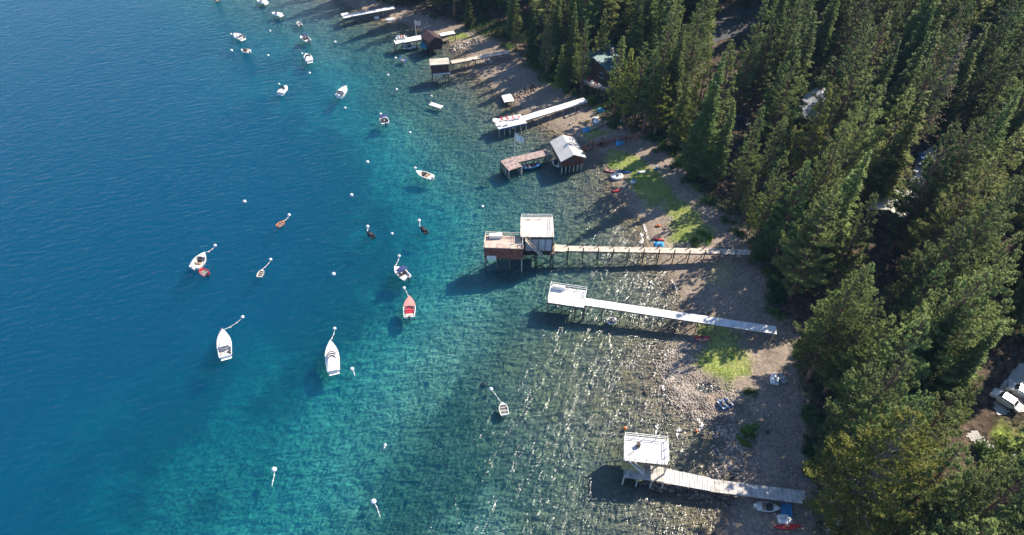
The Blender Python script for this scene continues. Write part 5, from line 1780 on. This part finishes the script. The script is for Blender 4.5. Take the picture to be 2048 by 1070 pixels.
for nm, lb, line_, n_, w_, lf, mt in (
        ('rock_wall', 'rusty brown rock wall running from the red boathouse to the shore', [(1166, 299), (1185, 292), (1208, 287), (1230, 283), (1262, 276), (1300, 262)], 700, .55, .7, rock_rust),
        ('rock_jetty', 'low jetty of brown rocks behind the small square dock', [(1028, 197), (1045, 186), (1066, 174)], 500, .8, .9, paint('brown_rock', (0.30, 0.23, 0.19), 0.9, 0.4, 0.6, 0.5)),
        ('rock_jetty', 'pale rock groyne on the beach right of the brown boathouse', [(905, 100), (935, 88), (958, 78)], 300, .6, .5, stone_mat),
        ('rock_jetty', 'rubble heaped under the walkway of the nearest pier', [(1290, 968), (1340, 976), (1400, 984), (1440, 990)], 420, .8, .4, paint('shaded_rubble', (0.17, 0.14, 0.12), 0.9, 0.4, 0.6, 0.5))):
    c_ = atg(*line_[0])
    rt_ = empty(nm, (c_.x, c_.y, 0), lb, 'rock wall' if nm == 'rock_wall' else 'jetty')
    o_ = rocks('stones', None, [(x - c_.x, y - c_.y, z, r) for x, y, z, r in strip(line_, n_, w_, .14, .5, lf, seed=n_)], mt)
    o_.parent = rt_
for u, v, r_, lb in [(1418, 781, .35, 'dark boulder in the middle of the little pool on the spit'), (1440, 779, .3, 'smaller dark boulder at the right end of the spit pool'),
                     (1290, 786, .45, 'dark boulder under water left of the spit'), (1534, 864, .4, 'dark boulder on the beach above the nearest pier'), (968, 770, .6, 'submerged dark boulder left of the lone tender buoy'),
                     (1392, 720, .4, 'pale boulder in the shade behind the red kayaks'), (1452, 862, .5, 'pale boulder on the stony waterline above the nearest pier')]:
    c = atg(u, v)
    g = np.random.default_rng(int(u))
    o_ = link('boulder', np_mesh('boulder', np.array(rock_v(g, r_)), RF, dark_wood if 'dark' in lb else stone_mat), None, (c.x, c.y, c.z + r_ * .3))
    tag(o_, lb, 'boulder')

# ------------------------------------------------------------------ shrubs and undergrowth
def bush_mesh(seed, r, h, n, leaf):
    g = np.random.default_rng(seed)
    lobes = g.normal(0, .45 * r, (9, 3)); lobes[:, 2] = np.abs(lobes[:, 2]) * h / r
    P0 = lobes[g.integers(0, 9, n)] + g.normal(0, .26 * r, (n, 3))
    P0[:, 2] = np.abs(P0[:, 2]) * .9 + .05
    D = g.normal(0, 1, (n, 3)); D[:, 2] = np.abs(D[:, 2]); D /= np.linalg.norm(D, axis=1)[:, None]
    U = g.normal(0, 1, (n, 3)); Wd = np.cross(D, U); Wd /= np.linalg.norm(Wd, axis=1)[:, None]
    l_ = g.uniform(.14, .3, n)[:, None]; w_ = l_ * .42
    V = np.stack([P0 - D * l_ * .5, P0 - Wd * w_, P0 + D * l_ * .6, P0 + Wd * w_], 1).reshape(-1, 3)
    return np_mesh('leaves', V, np.arange(4 * n).reshape(-1, 4), leaf)
BUSH = [bush_mesh(1, 1.2, 1.3, 900, shrub_leaf), bush_mesh(2, 1.5, 1.5, 1200, shrub_leaf), bush_mesh(3, 1.0, 1.0, 700, lime_leaf), bush_mesh(4, 1.3, 1.1, 900, lime_leaf)]
stem_m = MB()
for i in range(5):
    a = i * 1.3
    stem_m.bar((0, 0, -.2), (.5 * math.cos(a), .5 * math.sin(a), .8), .06, n=5, taper=.5)
STEM = stem_m.mesh('stems', bark)
SH = [(1497, 785, 2, 'upper light green shrub in the row on the beach beside the spit'), (1494, 862, 3, 'light green shrub in the middle of the row left of the tree trunk shadow'), (1490, 888, 2, 'lowest bright green shrub in the row above the nearest pier'), (1499, 872, 3, 'light green shrub touching the middle one of the beach row'),
      (1120, 172, 3, 'yellow green shrub in the sun at the head of the chair pier'), (1132, 176, 3, 'second yellow green shrub at the head of the chair pier'), (1006, 92, 3, 'yellow green shrub at the end of the tan boathouse walkway'), (1018, 96, 2, 'small yellow green shrub beyond the tan boathouse walkway'),
      (1090, 152, 1, 'dark green shrub at the forest edge left of the chair pier head'), (1105, 160, 0, 'round dark shrub between the forest and the chair pier head'), (1075, 140, 1, 'dark green shrub highest on the bank left of the chair pier'), (1150, 186, 0, 'small dark shrub above the chair pier end'),
      (1060, 128, 3, 'pale green shrub at the foot of the red trunks'), (1185, 205, 1, 'dark shrub right of the chair pier end'), (1225, 252, 0, 'dark shrub behind the log jetty'), (1305, 275, 0, 'dark shrub at the head of the rusty rock wall'),
      (1345, 308, 1, 'dark shrub on the forest edge above the grassy beach'), (1362, 330, 0, 'dark shrub below the forest edge over the grassy beach'), (1385, 362, 1, 'dark shrub beside the small clearing'), (1395, 380, 2, 'bright shrub beside the small clearing'), (1405, 470, 3, 'sunny shrub above the walkway end'), (1418, 478, 2, 'smaller sunny shrub above the walkway end'),
      (1390, 484, 3, 'low sunny shrub farthest left above the walkway end'), (1480, 470, 1, 'dark shrub behind the walkway end'), (1520, 515, 1, 'dark shrub right of the walkway end'), (1535, 545, 0, 'dark shrub on the edge between the two long piers'), (1545, 575, 1, 'dark shrub left of the big pines above the white pier'), (1550, 600, 1, 'dark shrub nearest the landing of the white pier'), (1552, 628, 2, 'light shrub at the landing of the white pier'),
      (1600, 690, 3, 'golden shrub under the big pines right of the upturned dinghy'), (1590, 712, 3, 'golden shrub just right of the grey canoe'), (1615, 830, 1, 'dark shrub at the forest edge above the nearest pier'), (1612, 900, 0, 'dark shrub by the landing of the nearest pier'), (1618, 945, 1, 'dark shrub touching the end of the nearest pier'),
      (1330, 300, 0, 'small dark shrub at the top of the grassy beach'), (1420, 405, 1, 'dark shrub in the shade right of the lawn'), (1450, 440, 0, 'dark shrub at the corner of the shaded lawn'), (1965, 905, 1, 'clipped dark hedge bush beside the lower lawn'), (1985, 915, 2, 'light green bush between the two lawns'), (2010, 905, 1, 'rounded bush between the lawns at the right edge')]
for i, (u, v, k, lb) in enumerate(SH):
    c = atg(u, v)
    r = empty('shrub', (c.x, c.y, c.z), lb, 'shrub', i * 1.1, 'shrubs along the forest edge')
    s = .9 + .5 * ((i * 37) % 10) / 10
    if k in (2, 3): s *= .8
    r.scale = (s, s, s * .9)
    link('leaves', BUSH[k], r)
    link('stems', STEM, r)
# undergrowth and litter
g = np.random.default_rng(9)
def leaf_field(name, label, idx, n, leaf, h0, h1, size, clump=.8, ncl=0):
    if len(idx) == 0: return
    k = g.choice(idx, n)
    P0 = np.stack([px_[k] + g.uniform(-.4, .4, n), py_[k] + g.uniform(-.4, .4, n), Z[k] + g.uniform(h0, h1, n)], 1)
    D = g.normal(0, .6, (n, 3)); D[:, 2] = np.abs(D[:, 2]) + .5; D /= np.linalg.norm(D, axis=1)[:, None]
    U = g.normal(0, 1, (n, 3)); Wd = np.cross(D, U); Wd /= np.linalg.norm(Wd, axis=1)[:, None]
    l_ = g.uniform(.6, 1.3, n)[:, None] * size; w_ = l_ * .3
    V = np.stack([P0 - D * l_ * .5, P0 - Wd * w_, P0 + D * l_ * .6, P0 + Wd * w_], 1).reshape(-1, 3)
    tag(link(name, np_mesh(name, V, np.arange(4 * n).reshape(-1, 4), leaf)), label, kind='stuff')
inreg = (px_ > -60) & (px_ < 135) & (py_ > 38) & (py_ < 240)
und = np.where((FE > -1.0) & (FE < 16) & (fbm(px_, py_, 6, 3, 91) > .52) & inreg & (GRASS < .2))[0]
leaf_field('undergrowth', 'dark low undergrowth covering the ground along the forest edge', und, 60000, shrub_leaf, .0, .9, .3)
und = np.where((FE > 14) & (fbm(px_, py_, 8, 3, 93) > .56) & inreg & (GRASS < .2))[0]
leaf_field('forest_undergrowth', 'patchy low plants on the forest floor between the trunks', und, 50000, shrub_leaf, .0, .6, .35)
gr_ = np.where(GRASS > .35)[0]
leaf_field('grass', 'short yellow green grass on the beach and lawns', gr_, 60000, grass_leaf, .0, .07, .11)
# small white wavelets breaking at the waterline
fv, ff_ = [], []
foam_lines = [[(1288, 446), (1291, 458), (1296, 470), (1300, 482)], [(1282, 466), (1285, 478), (1283, 486)], [(1262, 388), (1266, 398)], [(1328, 500), (1332, 520), (1336, 540)], [(1345, 560), (1352, 580)],
              [(1336, 700), (1332, 720), (1330, 745)], [(1325, 770), (1332, 790)], [(1372, 690), (1362, 704), (1352, 720)], [(1300, 560), (1304, 580)], [(1395, 836), (1404, 850), (1398, 864)], [(1320, 840), (1310, 870)], [(1360, 855), (1352, 880)]]
for ln in foam_lines:
    P_ = [W(u, v, .0) for u, v in ln]
    for a, b in zip(P_[:-1], P_[1:]):
        for _ in range(16):
            t = random.random()
            c = a + (b - a) * t + Vector((random.gauss(0, .16), random.gauss(0, .16), 0))
            r_ = random.uniform(.05, .2)
            k = len(fv)
            a0 = random.uniform(0, 6)
            for j in range(6):
                rr2 = r_ * random.uniform(.6, 1.2)
                an = a0 + j * math.pi / 3
                fv.append((c.x + rr2 * .7 * math.cos(an), c.y + rr2 * 1.6 * math.sin(an), .012))
            fv.append((c.x, c.y, .05))
            ff_ += [(k + j, k + (j + 1) % 6, k + 6) for j in range(6)]
tag(MB().add(fv, ff_).build('foam', paint('foam_white', (0.8, 0.8, 0.8), .5, .05)), 'thin white foam where wavelets break on the shore', kind='stuff')

# ------------------------------------------------------------------ cabins, road and cars in the forest
def cabin(u, v, w, d, rz, hw, hr, wall, roof, name, label, cat='cabin'):
    c = atg(u, v)
    r = empty(name, (c.x, c.y, c.z), label, cat, rz)
    mb = MB().prism([(-w / 2, -d / 2), (w / 2, -d / 2), (w / 2, d / 2), (-w / 2, d / 2)], -1.0, hw)
    loc(mb, 'wall', wall, r)
    for sy in (-1, 1):
        loc(MB().add([(-w / 2, sy * d / 2, hw), (w / 2, sy * d / 2, hw), (0, sy * d / 2, hr - .1), (-w / 2, sy * (d / 2 - .1), hw), (w / 2, sy * (d / 2 - .1), hw), (0, sy * (d / 2 - .1), hr - .1)],
                     [(0, 1, 2), (5, 4, 3), (0, 3, 4, 1), (1, 4, 5, 2), (2, 5, 3, 0)]), 'gable', wall, r)
    o_ = .6
    for sg in (-1, 1):
        e = sg * (w / 2 + o_); ze = hw - o_ * (hr - hw) / (w / 2)
        c4 = [(e, -d / 2 - o_, ze), (0, -d / 2 - o_, hr), (0, d / 2 + o_, hr), (e, d / 2 + o_, ze)]
        loc(MB().add(c4 + [(a, b, z + .16) for a, b, z in c4], [(3, 2, 1, 0), (4, 5, 6, 7), (0, 1, 5, 4), (1, 2, 6, 5), (2, 3, 7, 6), (3, 0, 4, 7)]), 'roof_slope', roof, r)
        loc(MB().bar((e, -d / 2 - o_, ze + .06), (e, d / 2 + o_, ze + .06), .12, .22), 'gutter', white_paint, r)
    for x in (-w * .28, w * .28):
        f = loc(MB().box((x, -d / 2 - .03, hw * .55), (1.2, .06, 1.1)), 'window', window_glass, r)
        loc(MB().box((x, -d / 2 - .05, hw * .55 + .6), (1.35, .08, .1)), 'window_head', white_paint, r)
        loc(MB().box((x, -d / 2 - .05, hw * .55 - .6), (1.35, .08, .1)), 'window_sill', white_paint, r)
    loc(MB().box((0, -d / 2 - .03, 1.05), (1.0, .06, 2.1)), 'door', dark_wood, r)
    loc(MB().box((w * .22, d * .2, hr), (.8, .8, 1.5)), 'chimney', stone_mat, r)
    return r
cabin(1592, 240, 7, 8.5, R(62), 3.6, 5.4, red_wall, roof_grey, 'cabin', 'grey roofed cabin on the left of the pair in the forest clearing')
cabin(1628, 232, 5.5, 7, R(-20), 3.8, 5.6, rust_wall, roof_grey, 'cabin', 'grey roofed cabin with a red end wall on the right of the clearing pair')
cabin(1776, 432, 6, 8, R(-38), 3.2, 4.6, dark_wood, roof_white, 'cabin', 'cabin with a bright white edged roof beside the parking strip')
cabin(1200, 148, 9, 8, R(-35), 4.2, 6.6, dark_wood, roof_teal, 'beach_house', 'dark house with a teal roof above the chair pier', 'house')
# raised deck with railing and red chairs in front of the teal roof
rT = Rect((1168, 168), (1212, 184), (1218, 176), (1174, 160), 4.6)
dk = empty('raised_deck', (rT.c.x, rT.c.y, 0), 'raised wooden deck with a grey railing in front of the teal roofed house', 'deck')
deck_boards(dk, rT.p(-1, 0), rT.p(1, 0), rT.d, 4.6, dark_wood, .4)
for sx in (-.95, -.3, .3, .95):
    for sy in (-.9, .9):
        post(dk, *rT.p(sx, sy), 4.5, .22, dark_wood)
railing(dk, [rT.p(-1, 1), rT.p(-1, -1), rT.p(1, -1), rT.p(1, 1)], 4.6, pale_pile, 1.0)
for i, sx in enumerate((-.7, -.35, 0, .35, .7)):
    x, y = rT.p(sx, 0)
    chair(x, y, 4.6, i * .4, canvas_red if i % 2 == 0 else canvas_white, white_paint, f'{["first red", "first white", "second red", "second white", "third red"][i]} chair from the left on the deck under the teal roof', 'chairs on the raised deck')
def patch(name, label, px, mat, lift=.05, kind='structure'):
    P_ = [atg(u, v) for u, v in px]
    cx = sum((p for p in P_), Vector()) / len(P_)
    poly = np.array([[p.x, p.y] for p in P_])
    lo_, hi_ = poly.min(0), poly.max(0)
    V, F, ids = [], [], {}
    st = 0.35
    nx_, ny_ = int((hi_[0] - lo_[0]) / st) + 2, int((hi_[1] - lo_[1]) / st) + 2
    gx, gy = np.meshgrid(lo_[0] + np.arange(nx_) * st, lo_[1] + np.arange(ny_) * st)
    zz, _ = height_arr(gx.ravel(), gy.ravel())
    ok = inside((gx + st / 2).ravel(), (gy + st / 2).ravel(), poly).reshape(gx.shape)
    V = np.stack([gx.ravel(), gy.ravel(), zz + lift], 1)
    I_ = np.arange(nx_ * ny_).reshape(ny_, nx_)
    Fq = [(I_[j, i], I_[j, i + 1], I_[j + 1, i + 1], I_[j + 1, i]) for j in range(ny_ - 1) for i in range(nx_ - 1) if ok[j, i]]
    return tag(link(name, np_mesh(name, V, np.array(Fq), mat, True)), label, kind=kind)
patch('road', 'shaded grey road crossing the upper wood', [(1400, 70), (1440, 22), (1520, 0), (1700, -30), (1720, -20), (1560, 30), (1480, 70), (1430, 85)], asphalt, .10)
patch('parking_strip', 'sunlit pale parking strip among the conifers', [(1790, 430), (1822, 360), (1838, 310), (1870, 290), (1872, 318), (1850, 380), (1820, 440)], pale_paving, .10)
patch('driveway', 'bright paved drive at the right edge', [(1995, 780), (2040, 725), (2100, 740), (2100, 830), (2040, 825), (1995, 830), (1985, 805)], pale_paving, .10)
patch('garden_path', 'pale curved path between the two lawns', [(1930, 870), (1950, 860), (2000, 905), (2060, 912), (2060, 925), (1990, 922)], concrete, .10)
patch('clearing', 'pale bare ground around the grey roofed cabins', [(1560, 250), (1590, 215), (1640, 200), (1665, 225), (1640, 260), (1600, 275)], concrete, .08)
def car(u, v, rz, mat, label):
    c = atg(u, v)
    r = empty('parked_car', (c.x, c.y, c.z + .12), label, 'car', rz, 'cars parked in the wood')
    prof = [(-2.2, .35), (-2.25, .8), (-1.5, .95), (-1.0, 1.45), (.7, 1.48), (1.3, 1.0), (2.15, .85), (2.25, .4)]
    n = len(prof)
    V = [(-.88, y, z) for y, z in prof] + [(.88, y, z) for y, z in prof]
    for k in (3, 4): V[k] = (-.68, *V[k][1:]); V[k + n] = (.68, *V[k + n][1:])
    F = [tuple(range(n)), tuple(range(2 * n - 1, n - 1, -1))] + [(i, i + n, (i + 1) % n + n, (i + 1) % n) for i in range(n)]
    loc(MB().add(V, F), 'body', mat, r)
    loc(MB().add([(-.66, 1.22, 1.08), (.66, 1.22, 1.08), (.6, .78, 1.46), (-.6, .78, 1.46)], [(0, 1, 2, 3)]), 'windscreen', glass_dark, r)
    loc(MB().add([(-.64, -1.42, 1.03), (.64, -1.42, 1.03), (.6, -1.06, 1.44), (-.6, -1.06, 1.44)], [(3, 2, 1, 0)]), 'rear_window', glass_dark, r)
    for sx in (-1, 1):
        loc(MB().add([(sx * .86, 1.1, 1.02), (sx * .86, -1.3, 1.0), (sx * .70, -1.0, 1.42), (sx * .70, .7, 1.44)], [(0, 1, 2, 3)]), 'side_window', glass_dark, r)
        for y in (-1.35, 1.35):
            loc(MB().bar((sx * .92, y, .32), (sx * .70, y, .32), .64, n=12), 'wheel', seat_dark, r)
        loc(MB().box((sx * .6, 2.22, .68), (.35, .06, .16)), 'headlight', buoy_mat, r)
    return r
car(2008, 806, R(40), gel_white, 'white car glinting in the sun on the bright drive')
car(2040, 790, R(50), paint('silver_paint', (0.5, 0.52, 0.55), .2, .03, metallic=.6), 'silver car beside the glinting white one')
car(1812, 405, R(-20), gel_white, 'white car at the near end of the parking strip')
car(1843, 325, R(-20), gel_blue, 'dark blue car at the far end of the parking strip')
car(1484, 246, R(30), gel_dark, 'dark car half hidden between pines in the middle of the wood')

# ------------------------------------------------------------------ thin blue air over the whole place
m_, n_, l_ = new_mat('air_haze')
pv = n_.new('ShaderNodeVolumePrincipled')
pv.inputs['Color'].default_value = (0.34, 0.60, 1.0, 1)
pv.inputs['Density'].default_value = 0.00008
o_ = n_.new('ShaderNodeOutputMaterial')
l_.new(pv.outputs[0], o_.inputs['Volume'])
hz = MB().prism([(-3600, -3600), (3600, -3600), (3600, 3600), (-3600, 3600)], min(-132.0, float(Z.min()) - 1.5), max(CAMH, float(Z.max()) + 45) + 2).build('haze', m_)
tag(hz, 'thin bluish summer air over the lake and the forest', kind='stuff')
